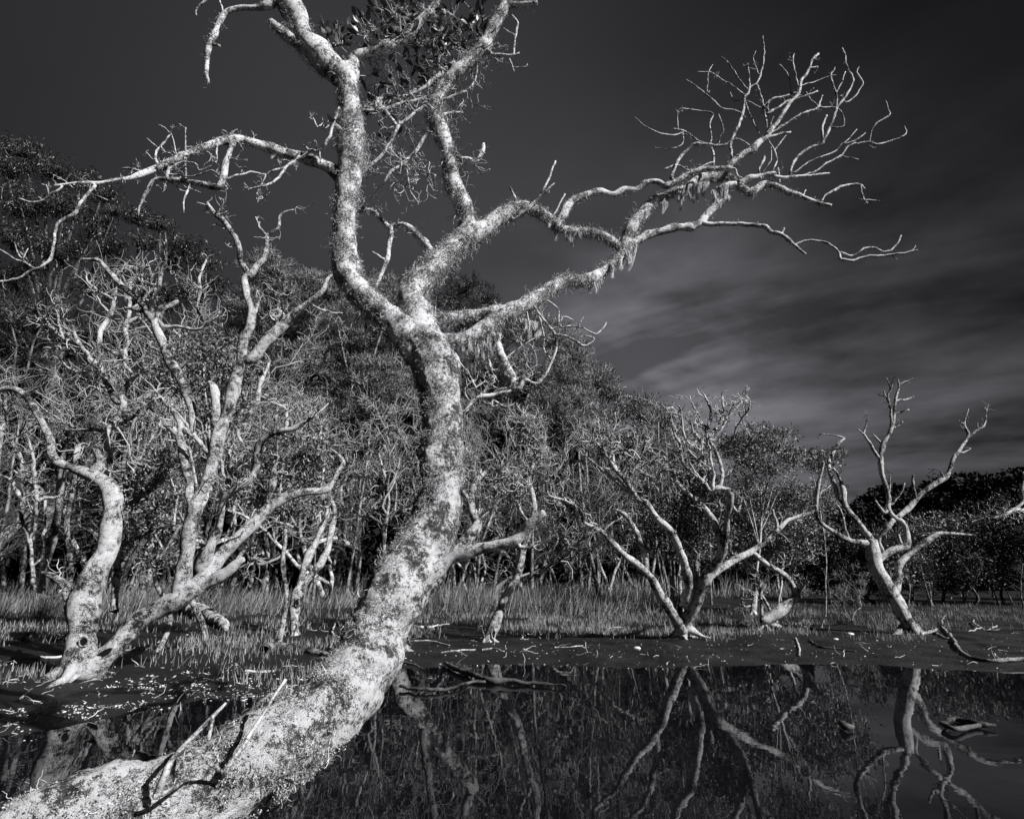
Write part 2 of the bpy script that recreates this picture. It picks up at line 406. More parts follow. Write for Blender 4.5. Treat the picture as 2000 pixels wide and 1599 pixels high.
class Tree:
    def __init__(s, Y, seed, drift=.35): s.Y = Y; s.paths = []; s.par = []; s.rng = np.random.default_rng(seed); s.known = []; s.drift = drift
    def add(s, text):
        pts, Ys, fl = parse(text); me = len(s.paths)
        if s.known:
            K = np.array(s.known); s.par.append(int(K[np.hypot(K[:, 0] - pts[0][0], K[:, 1] - pts[0][1]).argmin(), 3]))
        else: s.par.append(-1)
        if s.known and Ys[0] is None:
            K = np.array(s.known)
            d0 = np.hypot(K[:, 0] - pts[0][0], K[:, 1] - pts[0][1]); d1 = np.hypot(K[:, 0] - pts[-1][0], K[:, 1] - pts[-1][1])
            if d1.min() + 8 < d0.min() and pts[-1][2] >= pts[0][2] * .8: pts = pts[::-1]; d0 = d1; s.par[-1] = int(K[d0.argmin(), 3])
            y0 = K[d0.argmin(), 2]
            if d0.min() > 2 and d0.min() < 45: # reach the parent's middle
                k = K[d0.argmin()]; pts = [(k[0] * .6 + pts[0][0] * .4, k[1] * .6 + pts[0][1] * .4, pts[0][2] * 1.1)] + pts
        else: y0 = s.Y
        if any(y is not None for y in Ys):
            idx = [i for i, y in enumerate(Ys) if y is not None]; yy = np.interp(range(len(pts)), idx, [Ys[i] for i in idx])
        else:
            L = np.concatenate([[0], np.cumsum([math.hypot(pts[i + 1][0] - pts[i][0], pts[i + 1][1] - pts[i][1]) for i in range(len(pts) - 1)])]) * s.Y / FPX
            sl = s.rng.uniform(-1, 1) * s.drift
            if '<' in fl: sl = -.55
            if '>' in fl: sl = .5
            yy = y0 + sl * L + .12 * s.drift * np.sin(L * 5 + s.rng.uniform(0, 6)) * np.minimum(L, .6)
        P = []; 
        for (x, y, w), Yv in zip(pts, yy):
            p, m = at(x, y, Yv); P.append([*p, w * m / 2])
        for i in range(len(pts) - 1):
            for f in np.linspace(0, 1, 5)[:-1]: s.known.append((pts[i][0] * (1 - f) + pts[i + 1][0] * f, pts[i][1] * (1 - f) + pts[i + 1][1] * f, yy[i] * (1 - f) + yy[i + 1] * f, me))
        s.known.append((pts[-1][0], pts[-1][1], yy[-1], me))
        s.paths.append((np.array(P), fl)); return s
    def build(s, name, label, cat, mat, step=.04, sides=8, disp=.25, freq=8, trunk=1, twigmat=None, twigs=0, twiglen=.4, group=None, dead=None, wob=.22, twiglev=1, skip0=False, roots=5):
        b0 = s.paths[0][0][0][:3].copy(); b0[2] = max(min(b0[2], 3), float(ht(b0[0], b0[1])) if s.paths[0][0][0][2] < 1 else b0[2])
        root = thing(name, label, cat, b0, group); s.curves = []; lv1 = {}
        tm = MB()
        for i, (P, fl) in enumerate(s.paths):
            r0 = P[:, 3].max()
            C = resample(P, max(step, r0 * .25)); 
            n = len(C); q = C[:, :3] / max(r0 * 4, .012 * s.Y)
            off = np.stack([fbm(q + 31 * i, 2), fbm(q + 57 + i, 2), fbm(q + 91 + i, 2)], -1) * (C[:, 3:4] * wob * 3 + .0020 * s.Y * (r0 < .05)) * (.35 if '+' in fl else 1)
            off[0] = 0; C[:, :3] += off
            kn = 1 + .40 * np.maximum(0, vnoise(C[:, :3] / max(r0 * 2.2, .01) + 7) * 2)
            R = np.maximum(C[:, 3], 0.0007 * s.Y * .5) * kn
            sd = sides if r0 > .02 else max(5, sides // 2)
            if i < trunk:
                if not skip0: tube(tm, C[:, :3], R, max(sides, 12), disp, freq)
            else:
                m = MB(); tube(m, C[:, :3], R, sd, disp, freq); 
                a = s.par[i]
                while a >= trunk and s.par[a] >= trunk: a = s.par[a]
                up = lv1.get(a)
                lv1[i] = m.build('branch' if up is None else 'side_branch', (dead if (dead and '+' in fl) else mat), root if up is None else up, b0)
            s.curves.append((C[:, :3], R))
        if not skip0: tm.build('trunk', mat, root, b0)
        for i in range(roots):                              # buttress roots spreading into the mud
            c0 = s.curves[0][0][1]; r0 = s.curves[0][1][:3].mean(); a = i * 2 * math.pi / roots + s.rng.uniform(-.4, .4); d = np.array([math.cos(a), math.sin(a), 0]); L = r0 * s.rng.uniform(1.5, 3.2)
            f = np.linspace(0, 1, 7)[:, None]; Pr = c0 * [1, 1, 0] + d * L * f + s.rng.normal(size=(7, 3)) * L * .05 * [1, 1, 0] * f
            g = ht(Pr[:, 0], Pr[:, 1]); Pr[:, 2] = g + (1 - f[:, 0]) ** 2.2 * r0 * 1.6 - .02 - f[:, 0] * .03
            Rr = resample(np.column_stack([Pr, np.linspace(r0 * .42, r0 * .10, 7)]), .05); mr = MB(); tube(mr, Rr[:, :3], Rr[:, 3], 8, .3, 12); mr.build('root', mat, root, b0)
        if twigs:
            PP = []; RR = []
            for C, R in s.curves[1:]:
                if R.mean() > .0065 * s.Y: continue
                i = np.linspace(0, len(C) - 1, 7).astype(int); PP.append(C[i]); RR.append(R[i])
            PP = np.array(PP); RR = np.array(RR); rng = s.rng; tmb = MB()
            w = np.minimum(np.linalg.norm(PP[:, -1] - PP[:, 0], axis=1), 2) / np.maximum(RR.mean(1), .01) ** .5; w /= w.sum()
            sel = rng.choice(len(PP), max(4, twigs), p=w); PP = PP[sel]; RR = RR[sel]
            B, D, r = spawn(rng, PP, RR, twigs, .3, 1, (25, 80), .3)
            Ln = rng.uniform(.4, 1.2, twigs) * twiglen; P1 = grow(rng, B, D, Ln, 9, .48, .05)
            rr = np.minimum(r * .6, .010 * twiglen / .4)[:, None] * np.linspace(1, .35, 9) + .0003 * s.Y
            tubes(tmb, P1, rr, 3)
            for lv in range(twiglev):
                n2 = twigs * 2 * (lv + 1); B, D, r = spawn(rng, P1, rr, n2, .3, 1, (25, 70), .15); P2 = grow(rng, B, D, rng.uniform(.3, .7, n2) * twiglen * .6 ** lv, 7, .48, .05)
                rr = (r * .7)[:, None] * np.linspace(1, .4, 7) + .00015 * s.Y; tubes(tmb, P2, rr, 3); P1 = P2
            tmb.build('twigs', twigmat or mat, root, b0)
        s.root = root; s.b0 = b0
        return root

# ---- the big leaning tree in front
MAIN = """O*-420 1850 190 1.9,-230 1770 185 2.05,-60 1706 184 2.2,130 1622 176 2.35,300 1578 176 2.5,440 1522 166 2.65,555 1450 158 2.8,650 1375 140 3.0,712 1300 120 3.2,748 1200 110 3.35,800 1110 104 3.5,850 1020 92 3.65,863 900 80 3.75,862 800 76 3.8,850 715 86 3.85,818 655 76 3.85
O*830 690 60 3.85,800 655 55 3.84,765 620 50 3.83,721 588 46 3.82,684 552 46 3.8,D 865 1400 118 3.78,862 1200 112 3.76,868 1000 108 3.74,888 800 104 3.72,890 600 100 3.7,868 450 105 3.68,840 390 115 3.67
O*835 670 60 3.85,D* 1230 1640 150 3.86,1200 1540 150 3.88,1290 1420 140 3.92,1400 1310 125 3.96,1490 1230 120 4.0
D840 400 110 3.67,790 340 112 3.66,700 250 108 3.62,640 160 105 3.6,612 80 110 3.56,560 10 112 3.52,520 -90 100 3.5
D890 430 75 3.67,908 350 62 3.67,908 305 56 3.67,960 285 52 3.66,1060 255 50 3.64,1170 210 50 3.62,1250 120 48 3.6,1320 40 42 3.58,1350 -60 40 3.56
D*1500 1230 105 4.0,1508 1180 100 4.0,1485 1080 92 3.97,1440 950 86 3.94,1400 820 80 3.9,1370 700 78 3.88,1342 600 78 3.86,1348 520 70 3.85
D1345 530 66 3.85,1390 440 62 3.84,1450 365 60 3.83,1530 290 58 3.82,1600 220 60 3.8,1650 120 60 3.78,1690 40 58 3.76,1725 -60 50 3.75
D*1490 1240 110 4.0,1590 1180 95 4.03,1660 1130 80 4.06,1740 1085 72 4.1,1820 1078 60 4.14,1900 1115 54 4.2,2000 1190 44 4.26,O 1140 453 16 4.32,1180 462 15 4.36,1212 484 17 4.4
E*700 480 80 3.82,790 470 80 3.84,880 460 85 3.86,990 400 95 3.9,1070 325 90 3.96,1180 290 82 4.02,1290 232 72 4.08,1380 170 74 4.14,1430 122 58 4.18,1500 132 56 4.22,1580 128 56 4.28,1660 70 46 4.34,1740 -10 44 4.38,1765 -35 44 4.4
E*700 400 60 3.85,760 360 60 3.85,860 335 58 3.86,980 318 56 3.9,1080 305 60 3.95
G*46 1384 60 4.4,130 1200 62 4.44,210 1110 54 4.5,320 1040 42 4.55,420 1000 40 4.6,520 950 44 4.65,620 935 42 4.7,690 940 40 4.74,750 985 36 4.78,830 1050 16 4.8
G60 1370 50 4.4,160 1310 46 4.42,260 1268 42 4.44,360 1248 40 4.46,450 1235 40 4.48,520 1210 42 4.5,580 1150 42 4.53,640 1090 42 4.56,690 1065 34 4.6
O1090 432 15,1108 405 14,1125 388 13,1165 375 12,1200 380 12,G 60 1018 36,130 1018 34,190 975 34,260 968 30,310 990 32,370 960 32,450 920 30,530 895 26,620 885 24,700 885 20
G600 1130 32,618 1050 34,650 1000 34,730 980 30
G520 1220 30,620 1225 26,750 1222 24,890 1230 23,940 1265 22,1010 1290 20,1090 1360 18,1150 1405 12
G1005 1290 12,1020 1248 10
G1085 1345 13,1130 1326 13,1190 1320 12,1280 1335 12,1350 1390 13,1360 1430 15,1430 1440 14,1500 1420 12,1580 1412 12,1680 1405 11,1760 1392 10,1825 1380 8
G1350 1392 12,1440 1410 12,1500 1370 11,1560 1363 11,1630 1390 11,1690 1350 10,1722 1290 11
G1660 1408 6,1700 1438 5
G1750 1394 7,1795 1372 6,1810 1350 5
G740 975 36,800 955 34,850 940 30,900 925 24,965 915 22
G810 1040 30,845 1015 40,885 985 42,940 985 38,1000 1018 34,1100 1045 28,1180 1078 25,1300 1115 20
G1130 1052 10,1150 1020 9
G1245 1088 12,1262 1055 12,1300 1030 14,1370 995 15,1430 985 15,1475 988 14,1505 1010 9
G1478 995 12,1490 1060 11,1520 1100 9
G1500 1078 8,1595 1080 7
G930 925 20,1010 945 22,1090 940 17,1200 930 13,1295 915 9
G1055 940 14,1068 870 15,1110 810 17,1180 760 16,1250 735 15,1248 640 13,1278 570 9
G1250 735 14,1295 640 15,1332 530 14,1335 450 11,1300 340 11,1318 300 9,1330 265 7
G1335 525 12,1400 440 12,1432 350 12,1392 270 11,1385 220 10,1370 165 9
G1330 440 9,1360 380 9,1388 310 7
G1395 490 9,1440 460 9,1490 380 9,1455 310 8,1468 280 5
G1295 640 10,1370 638 10,1376 575 8,1340 525 7
G1330 522 9,1240 520 9,1185 480 7,1150 430 6
G900 700 15,1000 640 13,1110 570 12,1220 525 11,1235 490 9,1250 450 7
G1110 935 11,1200 910 10,1270 860 10,1360 812 11,1410 752 12,1530 730 12,1590 742 10,1740 690 7,1745 635 5
G1530 728 10,1560 630 8,1650 570 8,1645 540 7,1630 482 5
G1360 812 8,1420 826 7,1465 835 6
G1090 910 9,1150 860 7,1200 832 7,1310 795 8,1370 740 8,1400 720 7,1455 655 5
G1380 740 7,1440 725 6,1510 675 4
G680 885 30,740 825 40,830 765 38,900 710 34,945 655 27,1000 580 24,1050 500 22,1108 430 19,1122 360 17,1170 290 17,1188 235 15,1226 200 13
G1165 290 13,1222 280 10
G1108 410 11,1080 290 10,1072 240 11,1080 200 7
G1072 245 7,1035 235 5
G1100 467 15,1160 450 12,1220 425 9
G915 565 14,1000 512 12,1090 462 12
G900 515 12,945 475 12,1020 455 11,1095 430 9
G925 560 10,920 500 12,950 470 9
G1060 440 8,1048 340 7,990 265 5
G930 650 11,955 580 8
G925 700 17,1000 680 14,1055 672 10
G1120 390 7,1180 375 7,1280 340 5,1330 330 5
G710 840 14,698 780 17,702 730 17,740 640 17,770 560 16,785 460 15,808 430 13,812 340 7
G785 452 10,720 400 9,640 350 8,565 310 7,500 310 5
G563 312 7,590 265 6
G563 312 8,558 430 6
G800 412 9,740 340 9,690 260 9,640 220 7
G815 405 10,860 370 10,888 290 9,900 200 8,893 95 5
G865 320 6,835 230 5,848 185 4
G860 300 6,770 275 5
G812 340 6,800 258 4
G345 945 18,370 870 18,420 790 19,490 745 19,570 750 18,660 750 14,720 715 12,760 720 10,810 750 8
G575 750 10,582 700 10,575 612 9,590 560 9,520 545 8,410 530 7,380 552 6,385 650 6
G560 745 10,500 720 10,430 670 9,350 650 6
G410 672 8,330 690 8,210 650 7,120 580 5
G410 672 7,410 740 6,330 770 6,235 765 5
G600 905 15,596 850 13,590 790 12,572 745 10
G760 560 10,720 540 9,650 530 9,590 480 9,520 420 8,430 350 6
G620 750 9,640 690 9,655 660 8,625 560 7
G300 895 12,360 872 11
G390 872 10,460 900 10,560 862 9,600 850 9
G862 400 12,890 490 12,905 560 12,917 650 10
G885 530 8,790 480 8,720 480 7,695 430 4
G870 690 10,830 600 9,800 530 9,785 480 9
G880 950 13,868 900 13,890 850 15,902 815 13
G992 1000 14,985 900 13,980 885 10
G940 915 9,975 850 9,965 790 8,930 730 8,920 690 8
G895 905 8,940 840 7,940 760 7
G960 785 7,1000 730 7,1030 690 5
G720 890 10,740 930 10,770 945 7
A1900 420 56 3.74,1800 350 56 3.7,1700 310 54 3.64,1600 290 50 3.58,1500 248 48 3.5,1420 225 46 3.45,1340 202 44 3.4,1250 212 44 3.35,1180 230 40 3.3,1080 265 35 3.25,960 325 32 3.2,880 362 28 3.15,800 392 25 3.1,720 420 20 3.05,640 435 18 3.0,550 456 16 2.97,430 450 14 2.92,300 467 9 2.88
A345 466 11,290 510 12,230 550 12,170 558 11,100 535 6
A235 545 5,215 525 4
A270 497 5,262 460 4
A810 393 12,740 370 12,685 370 8
A530 462 14,500 500 17,460 545 18,410 620 18,320 680 16,300 780 15,290 850 14,240 910 14,180 932 12,100 980 12,0 998 10,-60 990 7
A190 925 10,130 890 9,60 860 8,0 820 6
A150 900 8,100 840 7,80 780 5
A130 870 6,150 815 4
A900 362 16,870 320 12,885 260 12,950 180 8
A890 262 7,820 200 4
A900 250 6,920 270 5
A985 300 8,975 240 6,960 190 4
A1032 290 10,1035 200 6,1035 140 7
A1035 425 9,1035 350 9,1032 285 8
A1290 228 34,1260 330 34,1240 420 36,1220 470 38,1150 465 32,1060 445 28,950 430 24,880 430 24,830 480 18,780 580 12,765 640 8
A930 340 28,930 430 20
A1210 238 12,1208 330 8
A940 440 10,905 500 6
A950 400 10,1050 410 9,1110 400 9,1180 380 7,1230 410 5
A940 370 12,1000 340 11,1090 340 8,1110 380 7,1180 350 5
A1070 445 10,1040 500 10,1025 560 8,1025 620 5
A1060 480 8,1130 510 5
A950 448 7,1010 490 6,1050 495 5
A1240 430 14,1350 400 12,1420 390 10,1480 400 12,1560 372 12,1640 335 14,1670 300 14
A1480 402 9,1470 450 7,1445 475 6
A1650 325 13,1600 360 14,1550 420 14,1500 460 15,1450 470 12,1380 480 8,1358 463 5
A1445 475 9,1430 520 8,1437 565 4
A1255 438 9,1290 487 5
A1640 325 13,1690 300 14,1730 270 16,1790 265 17,1830 200 18,1860 120 17,1878 70 15,1895 30 14
A1725 270 11,1690 235 8
A1780 270 10,1795 345 7
A1850 120 8,1790 150 7,1745 90 7
D640 240 60,570 190 50,520 150 46,475 112 40
D520 -10 46,460 30 40,400 45 28,300 45 26,230 80 28,190 160 26,160 230 24,145 300 22,140 380 19,155 440 7
D230 75 10,215 10 8,205 -40 5
D185 235 14,212 242 12
D135 380 10,130 400 7
D205 -60 12,140 0 10,90 50 8,90 85 5
D940 1092 26,1010 1100 26,1050 1140 24,1100 1185 25,1140 1165 26,1190 1180 28,1250 1240 34,1310 1310 36,1325 1370 34
D1110 1190 24,1095 1260 24,1080 1360 22,1045 1440 18,1025 1500 12
D1080 1360 14,1005 1310 9
D930 920 16,1020 840 15,1100 740 16,1140 660 16,1190 620 16,1250 570 18,1320 530 20
D975 870 7,990 810 7,1012 768 5
D1135 655 15,1080 590 16,1045 540 12
D930 575 14,1060 570 15,1150 540 18,1260 520 18,1340 500 18
D1040 512 14,1130 515 14,1200 530 14
D1025 565 18,1050 510 18,1180 500 10,1280 450 20,1340 400 24,1430 325 24
D1350 640 24,1290 690 20,1240 780 16,1170 850 18,1100 900 14,1070 945 7
D1180 860 9,1195 950 8,1210 1010 7,1250 1055 4
D1200 885 8,1270 890 8,1335 912 6
D1165 845 10,1110 790 10,1100 740 10
D1380 520 22,1410 510 20,1500 478 17
D1370 600 20,1400 590 16,1475 583 13
D1420 815 30,1500 830 24,1540 840 22,1580 790 22,1585 750 16
D1640 285 20,1740 290 15,1772 278 9
D1715 292 9,1745 375 6
D1740 285 12,1750 190 12,1760 120 11,1730 80 8
D1690 150 8,1752 190 8
D1740 350 7,1800 350 8,1812 335 6
D1545 300 12,1550 380 10,1520 450 10,1450 500 11
D1700 30 26,1780 25 26,1860 18 24
D1740 1140 16,1800 1100 18,1880 1020 16,1955 958 9
D1888 1005 15,1930 920 13,1957 838 9
D1762 1060 12,1720 970 9
D1940 1135 10,1965 1090 10,2005 1010 8
E1010 380 40,1040 450 44,1065 510 45,1100 580 44,1130 660 40,1148 745 28
E1120 740 26,1180 735 24,1220 690 24,1280 710 20,1340 640 18,1380 540 16,1387 450 14,1330 370 14,1265 285 14
E1385 438 12,1450 445 11,1540 500 12,1600 460 9,1540 445 6
E1395 395 10,1430 342 10,1485 357 8
E1420 400 9,1480 388 10,1540 400 9,1610 435 9,1670 370 6
E1518 385 6,1540 340 5
E1120 562 10,1200 500 9,1300 440 9
E1285 310 12,1300 360 12,1320 450 12,1322 520 11,1357 570 8
E975 430 12,985 490 12,1010 570 14,1040 660 14,1080 710 12,1120 740 12
E1330 240 8,1360 265 8,1402 300 8,1400 375 7
E1225 310 8,1240 410 7,1210 470 4
E770 490 9,800 540 8,860 600 8,910 670 9,940 735 7
E1140 745 20,1040 770 18,950 790 20,900 840 18,850 900 14
E1120 740 16,1060 750 14,1035 790 14,1030 835 10
E1040 805 10,1100 838 9,1160 820 7
E1250 500 7,1280 600 6,1210 650 4
E1250 545 6,1225 600 5,1260 660 5,1200 690 5
E940 735 7,1000 700 7,1060 740 6
E880 760 7,960 720 7,1040 690 6
E900 800 8,880 740 6,930 690 5
E1040 660 7,1010 700 6,985 760 5
F+650 260 105 3.5,720 210 95 3.5,800 150 68 3.48,900 108 60 3.45,1000 80 58 3.42,1110 60 62 3.38,1170 35 66 3.36,E+ 1200 1545 58 3.35,1250 1490 58 3.32,1322 1432 48 3.28
F+1190 80 22,1250 78 18,1300 65 14,1370 20 12,1395 12 6
F+1240 60 12,1290 100 8,1330 78 6
C+870 1300 40 2.32,920 1180 38 2.29,960 1090 32 2.31,1100 940 24 2.34,1210 830 20 2.36,1262 776 13 2.37
C+1190 855 18,1180 900 20,1165 985 22
C+1235 1185 40 2.45,1270 1140 28 2.42,1340 1040 26 2.45,1430 900 22 2.5,1510 770 20 2.52,1592 645 18 2.54
C+860 1300 22 2.26,960 1260 24 2.28,1060 1180 22 2.31,1150 1110 18 2.34
C+1150 1110 18 2.34,1200 1135 22 2.38,1245 1170 22 2.43
C+720 1120 16 2.6,750 1040 10 2.58
E800 1390 22,830 1290 12
E705 410 8,712 320 7,722 225 5
O*640 1290 16,615 1308 14,600 1325 8"""
T = Tree(3.8, 5, .25)
for l in MAIN.splitlines(): T.add(l)
mt = T.build('leaning_tree', 'big pale lichen-covered mangrove leaning from the lower left across the picture, with spreading bare limbs', 'tree', M['bark_fore'], step=.025, sides=12, disp=.2, freq=24, trunk=1, dead=M['dead_wood'], wob=.17, skip0=True, roots=0)
# the leaning trunk itself, finely modelled
C = resample(T.paths[0][0], .012); m = MB()
C[:, :3] += np.stack([fbm(C[:, :3] * 5 + a, 2) for a in (0, 40, 80)], -1) * .012
tv, tn = tube(m, C[:, :3], C[:, 3] * (1 + .18 * fbm(C[:, :3] * 7, 3)), 160, .15, 28); 
m.build('trunk', M['lichen_bark'], mt, T.b0)
# lichen: crusty flakes and hairy tufts, thick on the marked limbs
rng = np.random.default_rng(3); crust = MB(); hair = MB()
src = [(c, r, T.paths[i][1], i) for i, (c, r) in enumerate(T.curves)]
for c, r, fl, i in src:
    if i == 0: c = C[:, :3]; r = C[:, 3]
    if '+' in fl: continue
    Ln = np.linalg.norm(c[-1] - c[0]); rm = r.mean(); area = Ln * rm
    dense = '*' in fl
    if i == 0: nf, nh = 90000, 26000
    elif dense: nf, nh = int(area * 90000), int(area * 60000)
    elif rm > .02: nf, nh = int(area * 40000), int(area * 22000)
    elif rm > .008: nf, nh = int(area * 9000), int(area * 3000)
    else: continue
    for kind, n in (('f', nf), ('h', nh)):
        if n < 1: continue
        j = rng.integers(0, len(c) - 1, n); f = rng.random(n)[:, None]
        B = c[j] * (1 - f) + c[j + 1] * f; t = nrm(c[j + 1] - c[j]); rr = r[j][:, None]
        pr = nrm(np.cross(t, rng.normal(size=(n, 3))))
        if kind == 'f':
            S = B + pr * rr * rng.uniform(.98, 1.09, (n, 1))
            keep = (fbm(S * 16, 3) + rng.normal(size=n) * .06 > (.0 if dense else .07)) & (fbm(S * 4.5 + 9, 2) > -.10); S = S[keep]; p2 = pr[keep]
            d = nrm(np.cross(p2, rng.normal(size=p2.shape)) + p2 * rng.uniform(.0, .5, (len(p2), 1)))
            L = rng.uniform(.003, .010, len(S)); leaves(crust, S, d, L, L * rng.uniform(.6, 1.1, len(S)), rng, .3)
        else:
            S = B + pr * rr * 1.0
            keep = fbm(S * 7 + 50, 3) + rng.normal(size=n) * .05 > (-.05 if dense else .05); 
            if i == 0: keep &= (fbm(S * 4 + 20, 2) + .35 * (-pr[:, 0] * .8 + pr[:, 2] * .5 + .1 > 0) + .12 * (pr[:, 2] < -.3)) > .1
            S = S[keep]; p2 = pr[keep]; hang = dense and i != 0
            D0 = p2 * .7 + rng.normal(size=p2.shape) * .35 + np.array([0, 0, -.35 if hang else -.05])
            L = rng.gamma(3, .012 if hang else .011, len(S)) + .015
            P = grow(rng, S, D0, L, 9, .62, -.12 if hang else -.02)
            ribbons(hair, P, np.maximum(.0032 * np.linspace(1, .5, 9), .0012)[None, :] * rng.uniform(.6, 1.3, (len(S), 1)), rng)
# hanging beards under the limbs
BEARD = [(1236,500,45),(1250,520,30),(1180,545,40),(1150,570,32),(1295,395,28),(1350,385,45),(1340,390,40),(1366,380,36),(1372,372,34),(1390,365,30),(1400,360,26),(1010,640,30),(985,650,40),(960,655,46),(945,660,40),(930,660,42),(905,665,30),(1035,630,26),(1085,450,26),(1060,445,24),(540,310,20),(1118,455,24),(1215,540,30),(1225,505,40),(855,520,50),(840,530,45),(815,560,50),(1240,440,24),(1260,420,20)]
K = np.array(T.known)
beard = MB()
for x, y, L in BEARD:
    k = K[np.hypot(K[:, 0] - x, K[:, 1] - y).argmin()]; p, mpp = at(k[0], k[1], k[2]); n = 34
    for lock in range(5):                                   # pointed locks, many hairs each
        b = p + rng.normal(size=3) * np.array([.034, .02, .010]); ll = L * mpp * rng.uniform(.25, 1.2)
        path = grow(rng, b[None], np.array([[0, 0, -1.]]) + rng.normal(size=(1, 3)) * .15, [ll], 9, .16, -.12)[0]
        Ph = path[None] + np.cumsum(rng.normal(size=(n, 9, 3)), 1) * .0055 * (1 - np.linspace(0, .9, 9))[None, :, None] + rng.normal(size=(n, 1, 3)) * .006
        ribbons(beard, Ph, .0034 * np.linspace(1, .4, 9)[None, :] * np.ones((n, 1)), rng)
tag(crust.build('lichen_crust', M['lichen'], mt, T.b0, smooth=False), kind='stuff')
# a continuous shaggy fringe under the most overgrown limbs
for c, r, fl, i in src[4:]:
    if '*' not in fl or i in (1,): continue
    n = int(np.linalg.norm(np.diff(c, axis=0), axis=1).sum() * 1500); j = rng.integers(0, len(c) - 1, n); f = rng.random(n)[:, None]
    B = c[j] * (1 - f) + c[j + 1] * f + rng.normal(size=(n, 3)) * [.35, .35, .2] * r[j][:, None] - [0, 0, .6] * r[j][:, None]
    k = fbm(B * 14, 3) > -.12; B = B[k]; n = len(B)
    Ll = (.012 + .05 * np.clip(fbm(B * 22 + 5, 2) + .3, 0, 1)) * rng.uniform(.6, 1.3, n)
    ribbons(beard, grow(rng, B, np.array([0, 0, -1.]) + rng.normal(size=(n, 3)) * .3, Ll, 7, .4, -.2), .0034 * np.linspace(1, .4, 7)[None, :] * np.ones((n, 1)), rng)
tag(beard.build('lichen_beard', M['beard'], mt, T.b0), kind='stuff')
tag(hair.build('lichen_tuft', M['lichen'], mt, T.b0), kind='stuff')
# leafy sprays at the top
lf = MB(); tw = MB()
SPR = [(640,75,20),(660,85,25),(668,70,25),(715,70,30),(735,55,35),(750,45,30),(770,30,35),(800,30,30),(780,70,30),(790,85,30),(830,90,35),(850,70,30),(870,60,30),(880,100,30),(905,90,30),(900,60,30),(920,50,30),(935,40,30),(820,120,25),(840,130,25),(750,145,25),(720,150,25),(735,165,20),(800,150,22),(860,110,30),(780,180,20),(740,200,18),(765,260,16),(780,20,30),(830,20,30),(885,30,30),(860,160,22),(720,190,20),(770,100,25),(940,70,25),(640,238,8)]
for x, y, s_ in SPR:
    k = K[np.hypot(K[:, 0] - x, K[:, 1] - y).argmin()]; yb = k[2] + rng.uniform(-.08, .38); p, mpp = at(x, y, yb); q, _ = at(k[0], k[1], k[2])
    mid = (p + q) / 2 + rng.normal(size=3) * .03
    tubes(tw, np.array([[q, (q * .6 + mid * .4), mid, (mid + p) / 2 + rng.normal(size=3) * .01, p]]), np.array([[.005, .0045, .004, .0035, .003]]), 4)
    n = int(s_ / 1.8); B = p + rng.normal(size=(n, 3)) * s_ * .5 * mpp
    tubes(tw, np.stack([np.repeat(p[None], n, 0), (B + p) / 2 + rng.normal(size=(n, 3)) * .006, B], 1), np.full((n, 3), .0022), 3)
    for h in range(1 if rng.random() < .7 else 2):
        D = nrm(B - p) + np.array([0, 0, .5]) + rng.normal(size=(n, 3)) * .4
        L = rng.uniform(.055, .10, n); Dn = nrm(D); S = nrm(np.cross(Dn, rng.normal(size=(n, 3)))); N3 = np.cross(Dn, S); W = L * .46
        rows = []
        for f, wd in ((0, .04), (.2, .7), (.5, 1), (.8, .65), (1, .05)):
            c0 = B + Dn * (L * f)[:, None] - N3 * (L * .25 * f * f)[:, None]; o = S * (W * wd * .5)[:, None]; up_ = N3 * (W * wd * .12)[:, None]
            rows += [c0 - o + up_, c0, c0 + o + up_]
        V = np.stack(rows, 1); b = (np.arange(n) * 15)[:, None, None]; r0 = (np.arange(4) * 3)[None, :, None]
        Q = np.concatenate([b + r0 + np.array([0, 1, 4, 3]), b + r0 + np.array([1, 2, 5, 4])]).reshape(-1, 4)
        lf.add(V, Q)
# gnarled fine twigs: a web between the two upright limbs, spurs on the outer crowns
for (x0, x1, y0, y1, cnt, ll) in ((690, 960, 0, 420, 210, .30), (1240, 1760, 80, 420, 60, .12), (150, 650, 230, 420, 70, .14), (880, 1120, 640, 820, 40, .2)):
    kk = K[(K[:, 0] > x0) & (K[:, 0] < x1) & (K[:, 1] > y0) & (K[:, 1] < y1)]; kk = kk[rng.integers(0, len(kk), cnt)]
    B = np.array([at(a, b, c)[0] for a, b, c, _ in kk]); D = rng.normal(size=(cnt, 3)); P1 = grow(rng, B, D, rng.uniform(.3, 1.2, cnt) * ll, 9, .5, .05)
    R1 = rng.uniform(.003, .0055, (cnt, 1)) * np.linspace(1, .5, 9); tubes(tw, P1, R1, 4)
    B, D, r = spawn(rng, P1, R1, cnt * 3, .2, 1, (35, 80), .1); tubes(tw, grow(rng, B, D, rng.uniform(.15, .5, cnt * 3) * ll, 7, .45, .05), (r * .75)[:, None] * np.linspace(1, .6, 7), 3)
lf.build('foliage', M['leaf_fore'], mt, T.b0); tw.build('twigs', M['bark_fore'], mt, T.b0)

# ---- traced trees of the middle distance
def traced(name, label, cat, base, text, seed, Y=None, **kw):
    g = gpt(*base); t = Tree(Y if Y else g[1], seed, kw.pop('drift', .35))
    for l in text.splitlines(): t.add(l)
    t.build(name, label, cat, **kw); return t

